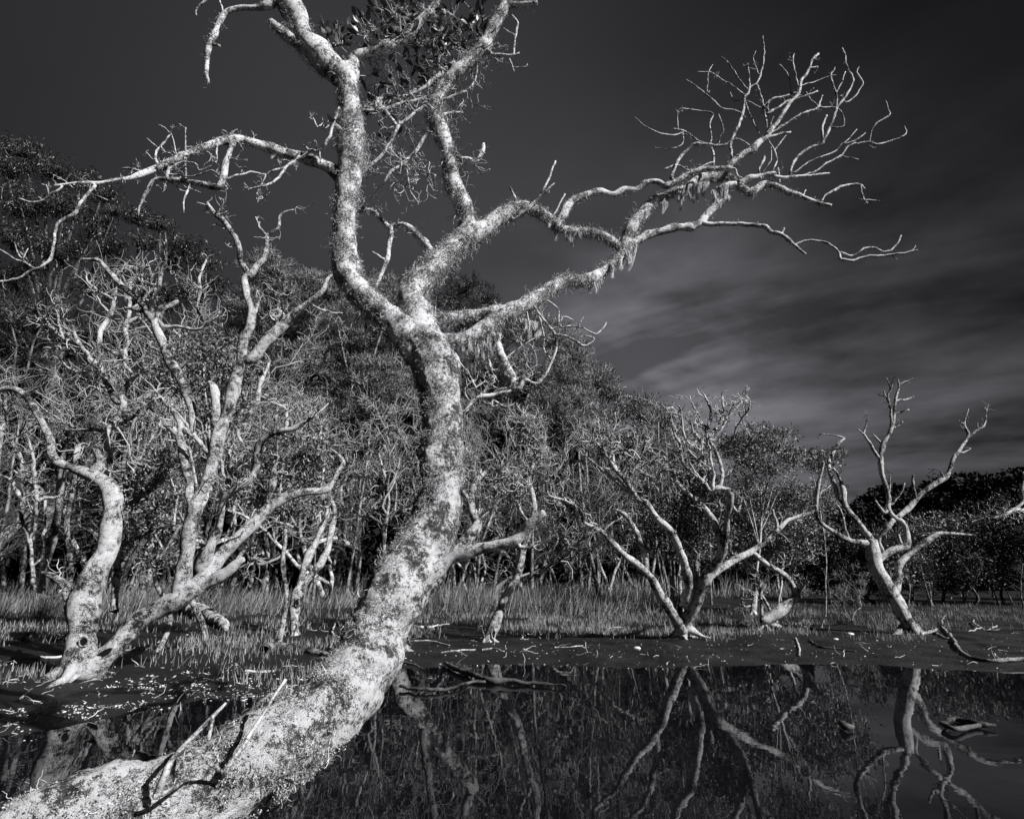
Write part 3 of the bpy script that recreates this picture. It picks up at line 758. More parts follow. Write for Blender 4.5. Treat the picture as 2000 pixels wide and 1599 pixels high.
def painted_knothole(t, px, py, w, hgt, rot=0):
    best = None
    for o in t.root.children:
        if o.type != 'MESH' or o.name.split('.')[0] not in ('trunk', 'branch', 'root'): continue
        V = np.empty(len(o.data.vertices) * 3, np.float32); o.data.vertices.foreach_get('co', V); V = V.reshape(-1, 3) + t.b0 - [0, 0, CAMZ]
        cp, sp = math.cos(PITCH), math.sin(PITCH); dep = V[:, 1] * cp + V[:, 2] * sp; up = -V[:, 1] * sp + V[:, 2] * cp
        d = np.hypot(1000 + FPX * V[:, 0] / dep - px, 799.5 - FPX * up / dep - py); k = (d < 14) & (V[:, 1] < V[d.argmin(), 1] + .5)
        if k.any():
            y = np.sort(V[k, 1])[:3].mean(); best = y if best is None else min(best, y)
    p, mpp = at(px, py, (best if best is not None else t.Y) - .010); m = MB(); r = w * mpp / 2
    a = np.linspace(0, 2 * math.pi, 25)[:-1]
    rim = np.array([[math.cos(q) * r * (1 + .1 * math.sin(3 * q)), 0, math.sin(q) * r * hgt] for q in a])
    cr_, sr_ = math.cos(rot), math.sin(rot); rim = np.stack([rim[:, 0] * cr_ - rim[:, 2] * sr_, rim[:, 0] * 0, rim[:, 0] * sr_ + rim[:, 2] * cr_], 1)
    rings = [rim * 1.35 + [0, .02, 0], rim * 1.15 + [0, -.014, 0], rim * .95 + [0, -.006, 0], rim * .8 + [0, .004, 0]]
    V = p + np.concatenate(rings); n = 24; Q = [[k * n + i, k * n + (i + 1) % n, (k + 1) * n + (i + 1) % n, (k + 1) * n + i] for k in range(3) for i in range(n)]
    m.add(V, Q); m.build('knothole_rim', M['bark_mid'], t.root, t.b0)
    m = MB(); V = p + np.vstack([rim * .86 + [0, -.001, 0], [[0, .003, 0]]]); m.add(V, T=[[i, (i + 1) % n, n] for i in range(n)]); m.build('painted_knothole', M['wood_mass'], t.root, t.b0)  # dark disc on the bark surface, painted as the shade of a hole

LT = """C440 660 190,452 590 150,458 520 140,B 462 1560 125,465 1420 122,478 1300 118,525 1180 108,590 1080 95,622 950 88,632 830 86,630 750 82,585 695 75,500 650 68,420 618 54,330 585 44,288 535 38,280 450 38,250 390 36,210 310 36,160 230 38,110 182 36,50 170 30,-20 182 26
B500 1740 150,600 1670 120,690 1575 112,770 1470 104,880 1400 102,1000 1340 108,1090 1280 98,1170 1200 84,1235 1095 74,1325 1000 68,1420 910 62,1500 830 58,1600 772 46,1700 745 38,1800 738 32,1850 705 27,1882 640 21,1915 580 17,1880 530 12,1840 500 7
C500 560 80,470 640 80,400 690 40,360 720 20
C470 600 90,520 660 70,560 720 36
C560 600 80,600 660 50,590 720 26
B540 610 60,560 570 50,535 510 42,520 480 30,545 455 16
B560 580 30,590 540 26,560 510 18
B430 600 34,430 540 30,432 490 18,440 480 12
B360 595 20,345 550 12
B560 600 14,620 630 9,700 622 6
B410 1370 34,370 1295 52,310 1222 36,265 1200 24,230 1192 10
B1090 1310 50,1130 1265 52,1240 1205 50,1300 1160 44,1355 1120 30
B1000 1330 96,1015 1200 86,1050 1050 80,1072 900 74,1085 800 78
B1080 830 60,1065 740 48,1045 650 46,1020 540 48,1003 430 46,1020 390 44
B1000 440 40,960 400 34,915 365 16
B1015 400 40,1005 365 36,975 310 20,900 222 18,855 168 10
B1030 400 40,1070 400 34,1078 310 38,1050 200 44,1000 100 44,950 10 44,A 895 1330 42,862 1240 44,830 1170 40,782 1108 34,700 1040 28,640 980 26,580 910 20,540 880 18,460 880 13,440 900 8
B1085 810 60,1130 740 54,1168 640 60,1200 530 62,1235 400 62,1270 280 60,1310 130 60,1340 0 58,A 1350 1360 54,1385 1270 46,1402 1180 42,1382 1090 38,1367 1000 38,1388 965 34
A1390 970 32,1345 900 28,1335 800 28,1290 720 26,1240 660 24,1190 610 20,1150 556 12
A1385 975 32,1430 925 32,1480 850 28,1490 740 20,1550 705 16,1560 640 14,1590 612 12,1640 600 8
A1490 745 16,1445 690 14,1450 665 8
A1400 1210 30,1432 1150 26,1430 1075 16
A1350 1440 56,1410 1420 56,1480 1335 52,1560 1260 48,1640 1180 38,1720 1120 30,1800 1040 24,1830 980 15,1870 955 10
A1725 1118 14,1800 1160 12,1850 1172 10,1910 1175 6
A1555 1265 20,1520 1180 18,1450 1212 12
A1560 1190 14,1550 1120 10,1590 1050 6
A1500 1320 30,1600 1240 30,1560 1170 24,1500 1170 16
B1205 370 46,1206 260 46,1195 160 42,1168 132 24
A862 1240 36,880 1210 34,900 1150 30,1000 1110 24,1110 1070 20,1112 980 16,1150 880 10
A885 1220 26,920 1250 22,1000 1250 20,1100 1265 20,1150 1230 15,1225 1163 8
A850 1190 26,850 1100 22,890 1030 24,905 950 17,930 850 12,920 720 6
A820 1165 24,740 1150 20,700 1150 10
A785 1110 18,830 1000 15,840 960 12,815 880 6
A1120 1070 12,1100 1150 12,1130 1220 9
A1150 1225 10,1200 1200 8,1260 1190 5
A840 1100 12,800 1020 10,740 920 6
A1000 1110 10,1040 1060 9,960 960 6,955 880 4
A640 985 12,655 940 6
A900 1160 14,870 1080 12,850 980 9,880 920 5
B1235 570 18,1260 680 19,1302 740 21,1310 880 18,1300 990 14
B1130 1160 64,1170 1050 54,1215 960 40,1232 880 32,1245 800 36,1300 742 38,1390 680 36,1430 590 34,1442 490 32,1500 430 30,1570 402 27,1650 388 23,1720 342 18,1765 318 10
B1590 392 18,1600 330 18,1605 290 12,1640 230 8,1690 190 5
B1528 410 16,1535 335 14,1600 290 8
B1500 800 44,1525 680 34,1530 620 24,1548 578 12
B1290 360 22,1370 330 20,1430 260 27,1442 170 24,1490 60 14,1500 20 8
B1455 210 11,1540 255 11,1620 260 8
B1170 530 22,1110 460 20,1040 405 12
B1180 520 16,1145 430 13,1130 370 10
B1370 900 0,1370 900 5
B1280 480 18,1285 600 20,1290 700 16
B1290 350 16,1330 420 14,1360 480 10
B1700 350 12,1800 280 10,1830 250 6
B1720 340 12,1740 400 12,1790 400 9"""
LT = '\n'.join(l for l in LT.splitlines() if '900 0' not in l)
tL = traced('twin_trunk_mangrove', 'gnarled mangrove with two trunks splitting from one hollow base on the mud at the left', 'tree', (165, 1325), LT, 21, mat=M['bark_mid'], step=.05, sides=14, disp=.20, freq=12, trunk=2, twigs=170, twiglen=.5, twigmat=M['twig_pale'], drift=.4)
painted_knothole(tL, 163, 1253, 16, 1.0); painted_knothole(tL, 203, 1276, 38, .34, .5)

t3 = traced('tilted_trunk', 'slender curved mangrove trunk with a dark slit hole standing left of the leaning tree', 'tree', (575, 1240), """B1650 1560 46,1643 1450 48,1650 1340 52,1700 1250 50,1790 1150 44,1830 1050 36,1852 940 30,1870 850 22,1840 760 16,1860 660 10
B1665 1290 40,1695 1180 42,1745 1050 38,1800 930 32,1830 850 24,1790 720 20,1800 600 20,1790 450 18,1740 400 14,1720 330 9
B1800 600 14,1770 500 14,1790 400 14,1750 260 10
B1560 1640 8,1590 1600 10,1640 1560 20""", 31, mat=M['bark_mid'], sides=10, trunk=1, twigs=120, twiglen=.6, twigmat=M['twig_pale'])
painted_knothole(t3, 580, 1177, 6, 2.0)
traced('leaning_pole_tree', 'tall thin pale trunk leaning right above the reeds just left of the leaning tree', 'tree', (655, 1165), """B1865 1320 32,1880 1220 32,1920 1000 34,1950 800 34,E 200 1440 32,240 1300 30,270 1130 28,300 980 23,320 880 17,332 780 9
E255 1250 14,340 1200 14,430 1180 9
E280 1145 14,380 1120 12,490 1095 8
E245 1300 10,300 1370 8,380 1400 5
E300 980 12,260 900 10,230 840 6
E310 930 12,380 860 9,420 800 5""", 32, mat=M['bark_pale'], sides=9, trunk=1, twigs=160, twiglen=.9, twigmat=M['twig_pale'])
t5 = traced('hollow_foot_mangrove', 'crooked slim mangrove with a hollow foot on the mud just right of the leaning trunk', 'tree', (955, 1252), """F1018 625 66,1030 560 58,1060 470 45,1100 370 40,1160 270 40,1190 180 38,1210 90 36,E 1235 1545 32,1262 1440 30,1255 1330 28,1225 1250 27,1200 1180 26,1180 1100 23,1120 980 16,1110 900 8
E1185 1095 20,1240 1010 18,1243 940 16,1290 928 8
E1243 945 12,1180 942 8
E1230 1270 18,1252 1180 17,1310 1110 10
E1290 1135 12,1256 1070 12,1256 980 8
E1245 1500 14,1180 1400 12,1170 1290 10,1100 1200 7
F1000 600 30,960 640 14""", 33, mat=M['bark_mid'], sides=10, trunk=1, twigs=260, twiglen=.6, twigmat=M['twig_pale'])
painted_knothole(t5, 964, 1238, 7, 2.2)

traced('hidden_leaning_mangrove', 'slim mangrove leaning right from behind the big leaning trunk, seen best in its reflection', 'tree', (772, 1268), """O770 1272 36,800 1200 33,838 1146 30,878 1092 26,912 1052 20,930 1022 17,918 985 15,927 945 13,952 920 8
O838 1146 18,850 1080 16,868 1000 12,890 930 8
O918 985 9,900 940 8,915 890 6
O930 1020 10,960 990 8,975 955 6""", 41, mat=M['bark_mid'], sides=9, trunk=1, twigs=120, twiglen=.5, twigmat=M['twig_pale'])
traced('pale_tangled_mangrove', 'pale dead mangrove with tangled crooked limbs rising behind the left trunk of the twin mangrove', 'tree', (225, 1192), """B640 1410 44,645 1060 40,645 760 36,612 560 34,590 430 38,650 350 36,690 260 34,685 200 32,750 100 27,830 50 20,885 12 12
B690 250 32,645 225 34,605 150 34,562 60 30,A 562 1400 28,560 1280 24,620 1180 22,640 1080 18,650 1030 8
A560 1480 28,500 1430 24,445 1350 20,390 1310 18,340 1190 12,300 1120 7
A562 1360 20,690 1400 24,700 1250 22,722 1150 20,730 1020 16,785 888 8
A640 1100 12,560 1060 12,490 1000 10,480 960 6
A620 1180 12,570 1130 10,540 1080 6
A445 1350 14,350 1310 16,330 1200 12,300 1130 7
A350 1310 10,270 1230 9,230 1160 5
A722 1160 14,800 1100 12,870 1010 8
A700 1250 14,770 1200 12,850 1290 9
A722 1120 10,690 1040 9,655 940 6
B750 100 18,700 40 16,A 700 1380 16,690 1300 12
B590 430 24,545 400 20,440 390 16,390 370 12,352 345 7
B650 350 18,740 330 16,800 260 12,860 300 8
B562 60 22,500 20 22,A 490 1400 20,430 1330 16,400 1230 10
B830 50 14,900 60 12,960 120 8
A430 1330 10,360 1380 10,290 1350 7
A500 1430 12,450 1500 12,380 1480 9,330 1420 6""", 42, Y=9.6, mat=M['bark_mid'], sides=9, trunk=1, twigs=130, twiglen=.42, twigmat=M['twig_pale'], drift=.4)
traced('slender_dead_mangrove', 'slender dead mangrove with hooked bare arms at the left edge in front of the reeds', 'tree', (62, 1150), """B185 1290 26,182 1160 22,165 1020 22,130 920 20,112 800 18,75 700 16,0 645 12,-60 630 8
B165 1020 12,200 900 18,195 700 18,185 560 14,150 420 9
B250 780 18,330 775 12,360 800 8
B182 1160 12,240 1080 14,250 780 18,205 712 18,135 685 18,112 560 18,60 450 16,0 390 12,-50 340 8
B135 700 8,160 800 9,175 860 6
B0 400 9,30 330 8,10 250 6
B60 450 9,110 420 8,150 340 5
B120 590 8,190 560 7,230 520 4
B130 920 9,70 920 8,20 960 5
B330 775 9,400 740 7,455 735 4""", 43, Y=10.8, mat=M['bark_mid'], sides=8, trunk=1, twigs=90, twiglen=.4, twigmat=M['twig_pale'], drift=.3)
traced('shaded_leaning_trunk', 'dim leaning trunk between the left edge and the twin-trunk mangrove', 'tree', (75, 1165), """B210 1300 46,255 1120 44,292 1000 42,322 850 40,342 690 34,350 560 26,380 430 18,400 330 9
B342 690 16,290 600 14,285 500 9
B360 520 12,430 450 10,470 380 6""", 44, Y=12.5, mat=M['bark_pale'], sides=8, trunk=1, twigs=150, twiglen=.6, twigmat=M['twig_dim'], drift=.2)  # its soft light is put into the darker bark and twig colours

T6 = """H755 1460 80,775 1380 66,820 1270 60,858 1180 50,900 1100 45,950 1020 42,965 980 38,975 930 34,985 840 33,1000 760 30,1003 690 28
H960 1000 34,935 880 30,900 815 28,860 768 26,780 700 20,722 640 16,697 560 14,660 520 9
H1005 695 26,950 672 24,900 688 20,860 640 18,800 590 17,752 530 15,742 450 14,712 390 12,700 320 6
H950 675 18,960 600 16,932 500 18,902 440 18,890 380 17
H910 685 16,915 600 14,892 480 15
H892 460 20,882 370 19,850 330 15,820 260 13,790 195 6
H886 375 18,902 300 15,890 230 12,870 185 6
H900 405 16,950 332 15,970 270 13,960 198 7
H950 342 12,1000 290 12,1050 240 9,1100 213 5
H920 425 12,965 350 11,1010 260 9,1030 225 5
H872 445 14,812 380 13,800 330 8
H862 362 9,790 320 7
H800 450 10,758 380 12,750 290 9,735 245 6
H940 470 12,1010 420 11,1040 350 9,1070 300 8,1100 262 7,1105 220 4
H1075 300 7,1070 240 5
H860 640 10,870 560 10,850 470 8
H<750 1400 66,692 1320 52,640 1235 46,592 1150 42,530 1080 38,462 1030 34,400 970 31,340 910 26,290 880 19,240 850 16,225 790 13,150 740 11,60 710 9,45 640 5
H565 1110 26,556 1020 26,520 930 25,490 860 23,440 800 19,390 785 8
H<768 1270 50,790 1190 42,760 1080 38,730 970 35,682 890 34,622 830 31,570 762 28,500 710 25,440 660 21,350 590 17,290 540 13,240 500 7
H<505 715 22,445 620 21,402 570 18,350 500 13,300 440 11,230 430 5
H540 712 13,590 640 13,640 590 11,682 570 7
H405 575 14,382 470 13,380 400 10,340 330 5
H445 625 13,470 540 12,440 470 10,420 380 6
H490 600 11,520 540 11,550 480 9,565 410 5
H<350 500 10,330 420 9,300 360 6
H470 545 8,510 480 7,520 400 5
H380 400 7,410 330 6,400 280 4
H<290 540 9,250 470 7,215 440 4
H440 660 10,480 590 8,600 520 6,640 480 4
H830 1190 28,820 1120 26,832 1040 22,820 1000 9
H740 1400 30,742 1250 24,737 1130 12
H880 1165 34,960 1092 34,1040 1040 31,1110 1000 28,1190 950 25,1255 885 22,1300 842 20,1390 810 17,1440 790 10
H1245 890 16,1240 840 14,1225 790 8
H790 1410 40,860 1445 16,900 1455 8
H740 1410 40,690 1450 16
H1000 760 16,1040 800 14,1060 740 8
H930 880 12,950 810 10,960 760 5"""
traced('many_stemmed_mangrove', 'wide many-stemmed bare mangrove fanning out from one foot on the mud right of centre', 'tree', (1335, 1245), T6, 34, mat=M['bark_mid'], sides=10, disp=.22, freq=9, trunk=1, twigs=240, twiglen=.5, twigmat=M['twig_pale'], drift=.5)
traced('bowed_mangrove', 'bowed mangrove trunk resting its pale elbow on the mud behind the many-stemmed tree', 'tree', (1495, 1210), """H1170 1362 36,1210 1345 50,1260 1315 52,1310 1275 42,1345 1232 34,1322 1172 31,1260 1112 29,1180 1062 27,1110 1002 24
H1172 1360 18,1164 1250 17,1150 1140 16,1130 1108 12
H1340 1230 12,1370 1200 8,1400 1160 5
H1260 1112 12,1290 1080 8,1330 1090 5
H1170 1362 30,1240 1385 24,1300 1400 20,1400 1400 16,1470 1420 8""", 35, Y=15.3, mat=M['bark_mid'], sides=10, trunk=1, twigs=70, twiglen=.4, twigmat=M['twig_pale'], drift=.1)
traced('straight_pole', 'thin straight pale pole standing upright from the bowed trunk', 'dead stem', (1517, 1218), """H1240 1380 12,1262 1200 12,1280 1040 11,1276 1005 5
H1278 1050 6,1300 1040 5""", 36, mat=M['dead_wood'], sides=8, trunk=1, drift=.05, roots=0)
traced('forked_dead_mangrove', 'small forked dead mangrove with bare arms beside the bowed trunk', 'tree', (1473, 1200), """H1122 1330 34,1128 1250 30,1135 1190 28,1130 1120 24,1130 1080 14
H1130 1110 12,1070 1040 8
H1132 1110 16,1200 1040 14,1260 1020 8
H1135 1190 10,1190 1160 6
H1080 1290 12,1060 1260 10,1110 1210 6
H1130 1085 10,1100 1010 8,1120 960 5""", 37, mat=M['bark_mid'], sides=8, trunk=1, twigs=80, twiglen=.5, twigmat=M['twig_pale'])

TR = """I790 1450 62,750 1412 70,718 1365 74,670 1270 80,620 1190 74,572 1100 64,546 1010 58,540 945 44
I540 950 36,490 880 30,430 810 28,397 750 28,390 685 24,370 620 16,340 570 8
I400 765 22,362 710 22,330 620 20,316 560 18,330 510 16,350 470 15,380 430 10,396 414 8,340 398 6,265 390 4
I352 480 8,365 425 9
I322 520 7,300 490 7,272 478 5
I540 960 30,430 950 24,340 900 22,272 850 22,246 780 20,260 680 18,286 560 13,290 540 8
I420 940 10,400 870 10,385 800 8,320 718 5
I655 1230 44,690 1150 40,682 1085 34,720 1030 27,800 970 25,880 915 24,950 910 17,1080 920 8
I570 1050 32,650 1000 32,718 972 30,715 900 28,690 850 26,660 830 26,630 780 22,625 710 24,600 630 26,585 540 24,600 450 22,640 370 18,656 290 15,665 210 12,680 150 11,675 108 5
I578 525 16,540 460 13,500 400 10,468 370 6
I500 392 10,512 318 6
I597 455 16,575 420 12,545 392 9
I640 350 12,636 270 12,625 200 10,640 150 8,612 98 5
I655 360 8,700 328 7
I660 292 8,730 270 6
I664 222 9,740 205 8,760 193 4
I680 135 7,760 103 4
I636 165 7,650 100 4
I632 230 7,600 170 5
I682 818 28,740 770 28,810 692 26,870 650 24,930 610 22,960 530 18,1000 470 16,1040 400 14,1022 340 10,1042 262 6
I1040 408 11,1100 365 10,1130 330 8,1137 262 5
I1092 370 7,1090 330 4
I1026 350 6,998 320 4
I770 735 18,756 660 16,753 605 10
I650 755 13,690 700 11,715 648 7
I626 700 11,635 605 7
I912 610 8,900 588 6
I605 800 14,560 740 8
I592 1000 18,580 940 18,610 890 22,655 840 24
I690 960 13,684 915 9
I985 490 9,1020 490 8,1055 468 4
I700 1400 40,660 1440 26,630 1450 10
I780 1435 26,850 1420 14,880 1405 6
I760 1440 20,790 1500 10"""
traced('right_dead_mangrove', 'dead mangrove with thick tilted trunk and two bare arms against the right sky', 'tree', (1795, 1238), TR, 38, mat=M['bark_mid'], sides=12, disp=.2, freq=8, trunk=1, twigs=60, twiglen=.3, twigmat=M['bark_dim'], twiglev=1)
traced('edge_dead_branch', 'pale crooked dead branch reaching in at the right edge of the picture', 'tree', (2080, 1235), """I1560 1430 50,1500 1200 46,1450 960 40,1390 720 30,1340 640 22,1320 690 20,1330 740 18,1290 780 15,1260 785 9
I1400 780 20,1280 790 16,1200 820 14,1120 830 11,1060 850 5
I1340 640 20,1330 590 12""", 39, mat=M['bark_mid'], sides=9, trunk=1, twigs=30)
# ------------------------------------------------------------------ things lying on the mud
def lying(name, label, cat, text, mat, lift=.6, kids=(), group=None, water=False):
    def mk(t):
        pts, _, _ = parse(t); out = []
        for x, y, w in pts:
            p = ground_hit(x, y, .03) if water else gpt(x, y); mpp = np.linalg.norm(p - [0, 0, CAMZ]) / FPX
            p = p.copy(); p[2] += w * mpp / 2 * lift; out.append([*p, w * mpp / 2])
        return np.array(out)
    P = mk(text); b0 = P[0, :3].copy(); root = thing(name, label, cat, b0, group)
    for i, (q, nm) in enumerate([(P, 'stem')] + [(mk(k), 'side_branch') for k in kids]):
        C = resample(q, .04); C[:, :3] += np.stack([fbm(C[:, :3] * 6 + a, 2) for a in (3, 40, 80)], -1) * .03
        m = MB(); tube(m, C[:, :3], C[:, 3] * (1 + .4 * fbm(C[:, :3] * 9, 2)), 9, .25, 14); m.build(nm, mat, root, b0)
    return root
lying('half_buried_log', 'short half-buried grey log on the mud left of the leaning trunk', 'log', "C1470 500 46,1520 478 54,1600 486 52,1700 492 46,1800 512 34,1870 530 16", M['bark_pale'], .35)
lying('fallen_log', 'rough fallen log tilting across the roots behind the twin trunk', 'log', "B930 1385 40,1040 1420 62,1140 1462 62,1230 1500 48,1260 1520 20", M['bark_mid'], .9, ["B1110 1420 20,1130 1370 20,1165 1300 18,1175 1280 10"])
lying('fallen_branch', 'dark fallen branch lying in the shallow water with a pale forked tip', 'branch', "F770 735 16,860 780 26,960 812 26,1030 830 26,1100 832 26,1250 842 20,1440 857 6", M['wet_wood'], .5, ["F520 862 14,650 880 16,800 872 14,900 835 12,1000 835 12"], water=True)
lying('driftwood_stick', 'long low driftwood stick left of the fallen branch by the waterline', 'stick', "F530 722 12,620 748 10,690 790 6", M['wet_wood'])
lying('driftwood_stick', 'thin bleached stick on the mud left of the hollow foot', 'stick', "F600 602 6,700 607 6,795 628 6", M['dead_wood'])
lying('driftwood_stick', 'bleached stick at the foot of the hollow-footed mangrove', 'stick', "F750 668 7,850 660 9,940 655 9", M['dead_wood'])
lying('driftwood_stick', 'bleached bent stick right of the hollow foot', 'stick', "F975 655 8,1040 648 8,1100 662 6", M['dead_wood'])
lying('driftwood_stick', 'knobbly bleached stick resting on the pegs left of the hollow-footed mangrove', 'stick', "F540 530 10,620 548 12,700 540 10,790 518 6", M['dead_wood'], 3)
lying('driftwood_stick', 'arched twig on the mud between the hollow-footed and many-stemmed mangroves', 'stick', "F1190 600 6,1235 572 6,1300 592 5", M['dead_wood'], 2, ["F1230 574 5,1275 585 4,1310 570 3"])
lying('driftwood_stick', 'straight bleached stick lying on open mud in the centre', 'stick', "F1380 640 6,1460 638 7,1540 634 5", M['dead_wood'])
lying('driftwood_branch', 'spiky dead twig cluster on the mud left of the many-stemmed mangrove', 'branch', "F1500 585 6,1580 575 8,1640 580 6,1660 560 5,1690 535 5,1750 530 4", M['dead_wood'], 2, ["F1590 575 6,1570 550 5,1590 515 4", "F1600 575 6,1600 545 4", "F1580 575 6,1550 545 4"])
lying('driftwood_stick', 'upright short stick poking out of the mud near the waterline right of centre', 'stick', "J885 368 7,900 400 8,905 430 9,905 455 9", M['dead_wood'], 1)
lying('driftwood_stick', 'long dark stick on the mud between the bowed and right mangroves', 'stick', "J958 378 8,1000 410 9,1080 420 8,1180 432 6", M['wet_wood'])
lying('driftwood_branch', 'long curving fallen branch on the mud below the right mangrove', 'branch', "J1600 312 8,1650 368 11,1680 420 11,1740 465 12,1820 480 14,1900 482 14,2000 476 14,2080 480 8", M['bark_pale'], .8, ["J1858 448 7,1880 475 9,1900 482 9", "J1545 320 6,1600 362 7,1650 370 6", "J1605 312 6,1600 280 5,1620 250 4"])
lying('driftwood_branch', 'thin pale twiggy branch standing by the fallen branch at the right', 'branch', "J1900 330 6,1820 335 6,1760 300 5,1755 280 4", M['twig_pale'], 2, ["J1820 335 5,1870 310 4", "J1790 320 5,1730 340 4"])
lying('driftwood_stick', 'slim bleached stick on the mud behind the fallen leaves at the left', 'stick', "C1370 605 12,1440 608 14,1530 603 10", M['dead_wood'])
lying('driftwood_stick', 'long bleached stick left of the twin trunk foot', 'stick', "C160 528 8,260 533 9,340 526 9,410 515 8", M['dead_wood'], 1, ["C330 415 10,370 408 9,400 405 7"])
lying('driftwood_stick', 'pair of thin bleached twigs right of the twin trunk foot', 'stick', "C700 490 9,770 480 8,840 478 5", M['dead_wood'], 1, ["C740 485 7,760 465 5"])
lying('driftwood_stick', 'small stick tilted up from the leaf litter at the far left', 'stick', "C100 770 8,140 735 8,180 702 6", M['dead_wood'], 1)
lying('driftwood_stick', 'angular bare twig bent like an elbow beside the half-buried log', 'stick', "C1840 490 8,1860 430 9,1855 390 8,1880 340 8,1925 375 6", M['dead_wood'], 3)
lying('water_snag', 'flat dark loop of driftwood floating on the water at the right', 'driftwood', "J1600 790 14,1660 760 16,1720 772 18,1790 790 20,1862 795 8", M['wet_wood'], .3, ["J1600 790 14,1660 812 16,1730 800 16,1790 792 14"], water=True)
lying('water_snag', 'small dark stub poking from the water left of the driftwood loop', 'driftwood', "J1105 788 20,1130 805 26,1170 803 12", M['wet_wood'], .4, water=True)
def stone(x, y, w, label):
    p = gpt(x, y); mpp = np.linalg.norm(p - [0, 0, 1.5]) / FPX; u = np.linspace(0, math.pi, 9); v = np.linspace(0, 2 * math.pi, 14)[:-1]; r = w * mpp / 2
    V = np.array([[math.sin(a) * math.cos(b), .7 * math.sin(a) * math.sin(b), .45 * math.cos(a)] for a in u for b in v]) * r; V *= (1 + .5 * fbm(V / r * 1.3 + x, 2))[:, None]
    m = MB(); n = 13; m.add(V + p, [[i * n + j, i * n + (j + 1) % n, (i + 1) * n + (j + 1) % n, (i + 1) * n + j] for i in range(8) for j in range(n)])
    o = m.build('pale_stone', M['stone'], None, p); o.location = Vector([float(c) for c in p]); tag(o, label, 'stone')
stone(1245, 1266, 15, 'small pale oval stone on open mud left of the many-stemmed mangrove')
stone(1660, 1238, 13, 'pale lump on the dark mud left of the right mangrove'); stone(1632, 1248, 9, 'tiny pale peg-shaped stone beside the pale lump')

# ------------------------------------------------------------------ ground cover: pegs, reeds, litter (nobody could count them)
rng = np.random.default_rng(77)
def shore_s(X, Y): return Y - np.interp(X, _sx, _sy)
def scatter(n, x0, x1, y0, y1):                             # even over the picture's perspective ground
    px = rng.uniform(x0, x1, n); py = y0 + (y1 - y0) * rng.random(n); 
    P = np.array([ground_hit(a, b, .2) for a, b in zip(px, py)]); P[:, 2] = ht(P[:, 0], P[:, 1]); return P
pegs = MB()
for n, box, th in ((2600, (-250, 700, 1205, 1262), -.1), (1500, (-100, 720, 1262, 1350), .02), (2600, (780, 1320, 1195, 1240), -.12), (1200, (1000, 1600, 1195, 1235), 0.0), (2600, (1380, 2150, 1185, 1228), -.1), (400, (1350, 1800, 1225, 1245), .1)):
    P = scatter(n, *box); k = fbm(P * 0.9, 3) + rng.normal(size=n) * .05 > th; P = P[k]; n = len(P)
    P = np.repeat(P, 2, 0); n = len(P); P[:, :2] += rng.normal(size=(n, 2)) * .06; P[:, 2] = ht(P[:, 0], P[:, 1]) - .02
    C = grow(rng, P, np.array([0, 0, 1.]) + rng.normal(size=(n, 3)) * .12, rng.uniform(.07, .19, n), 3, .1)
    tubes(pegs, C, rng.uniform(.0035, .007, (n, 1)) * np.array([[1, .8, .3]]), 4)
tag(pegs.build('breathing_roots', M['root']), 'upright peg-like breathing roots crowding the mud between the trees', 'roots', kind='stuff')
reeds = MB()
for n, box in ((1300, (-250, 260, 1170, 1212)), (1200, (230, 720, 1170, 1205)), (2300, (780, 1330, 1165, 1203)), (250, (1330, 1700, 1160, 1175))):
    P = scatter(n, *box); k = fbm(P * .45 + 3, 2) + rng.normal(size=n) * .06 > .05; P = P[k]; n = len(P); tall = rng.uniform(.55, 1.05, n) * (1 + .8 * fbm(P * .4 + 9, 2))
    for rep in range(9):
        Q = P + rng.normal(size=P.shape) * .12 * [1, 1, 0]; D = (Q - P) * [1.6, 1.6, 0] + [0.18, 0, 1.0]; Q[:, 2] = ht(Q[:, 0], Q[:, 1]) - .02
        C = grow(rng, Q, D, tall * rng.uniform(.6, 1.15, n), 6, .09, -.07); ribbons(reeds, C, np.array([[.014, .014, .013, .011, .008, .003]]) * np.ones((n, 1)), rng)
tag(reeds.build('reeds', M['reed']), 'pale wind-swept reeds and grass along the foot of the wood', 'grass', kind='stuff')
lit = MB()
def litter(P, s):
    n = len(P); P = P + [0, 0, .008]; leaves(lit, P, rng.normal(size=(n, 3)) * [1, 1, .25], rng.gamma(3, .33, n) * s, rng.uniform(.4, 1.2, n) * s * .7, rng, .35)
P = scatter(2600, -60, 640, 1285, 1425); k = (fbm(P * 1.2, 3) + rng.normal(size=2600) * .16 > .0) & (shore_s(P[:, 0], P[:, 1]) > -.5); P = P[k]
for _ in range(3): litter(P + rng.normal(size=P.shape) * .025 * [1, 1, .3], .030)
litter(scatter(260, 700, 1400, 1256, 1300), .03); litter(scatter(130, 1300, 1700, 1245, 1298), .03); litter(scatter(60, 1700, 2000, 1240, 1300), .022); litter(scatter(500, -100, 2000, 1240, 1262), .02)
n = 900; P = scatter(n, -100, 2100, 1225, 1420); P = P[P[:, 2] > -.01]; n = len(P); C = grow(rng, P + [0, 0, .012], rng.normal(size=(n, 3)) * [1, 1, .12], rng.uniform(.05, .35, n), 6, .3); tubes(lit, C, rng.uniform(.002, .006, (n, 1)) * np.linspace(1, .6, 6), 3)
n = 500; P = scatter(n, -100, 2100, 1296, 1440); s_ = shore_s(P[:, 0], P[:, 1]); P = P[(s_ < .1) & (s_ > -1.2)]; P[:, 2] = .002; leaves(lit, P, rng.normal(size=(len(P), 3)) * [1, 1, .02], rng.uniform(.01, .035, len(P)), .012, rng, .05)
tag(lit.build('leaf_litter', M['litter'], smooth=False), 'pale fallen leaves and shells scattered over the dark mud', 'litter', kind='stuff')

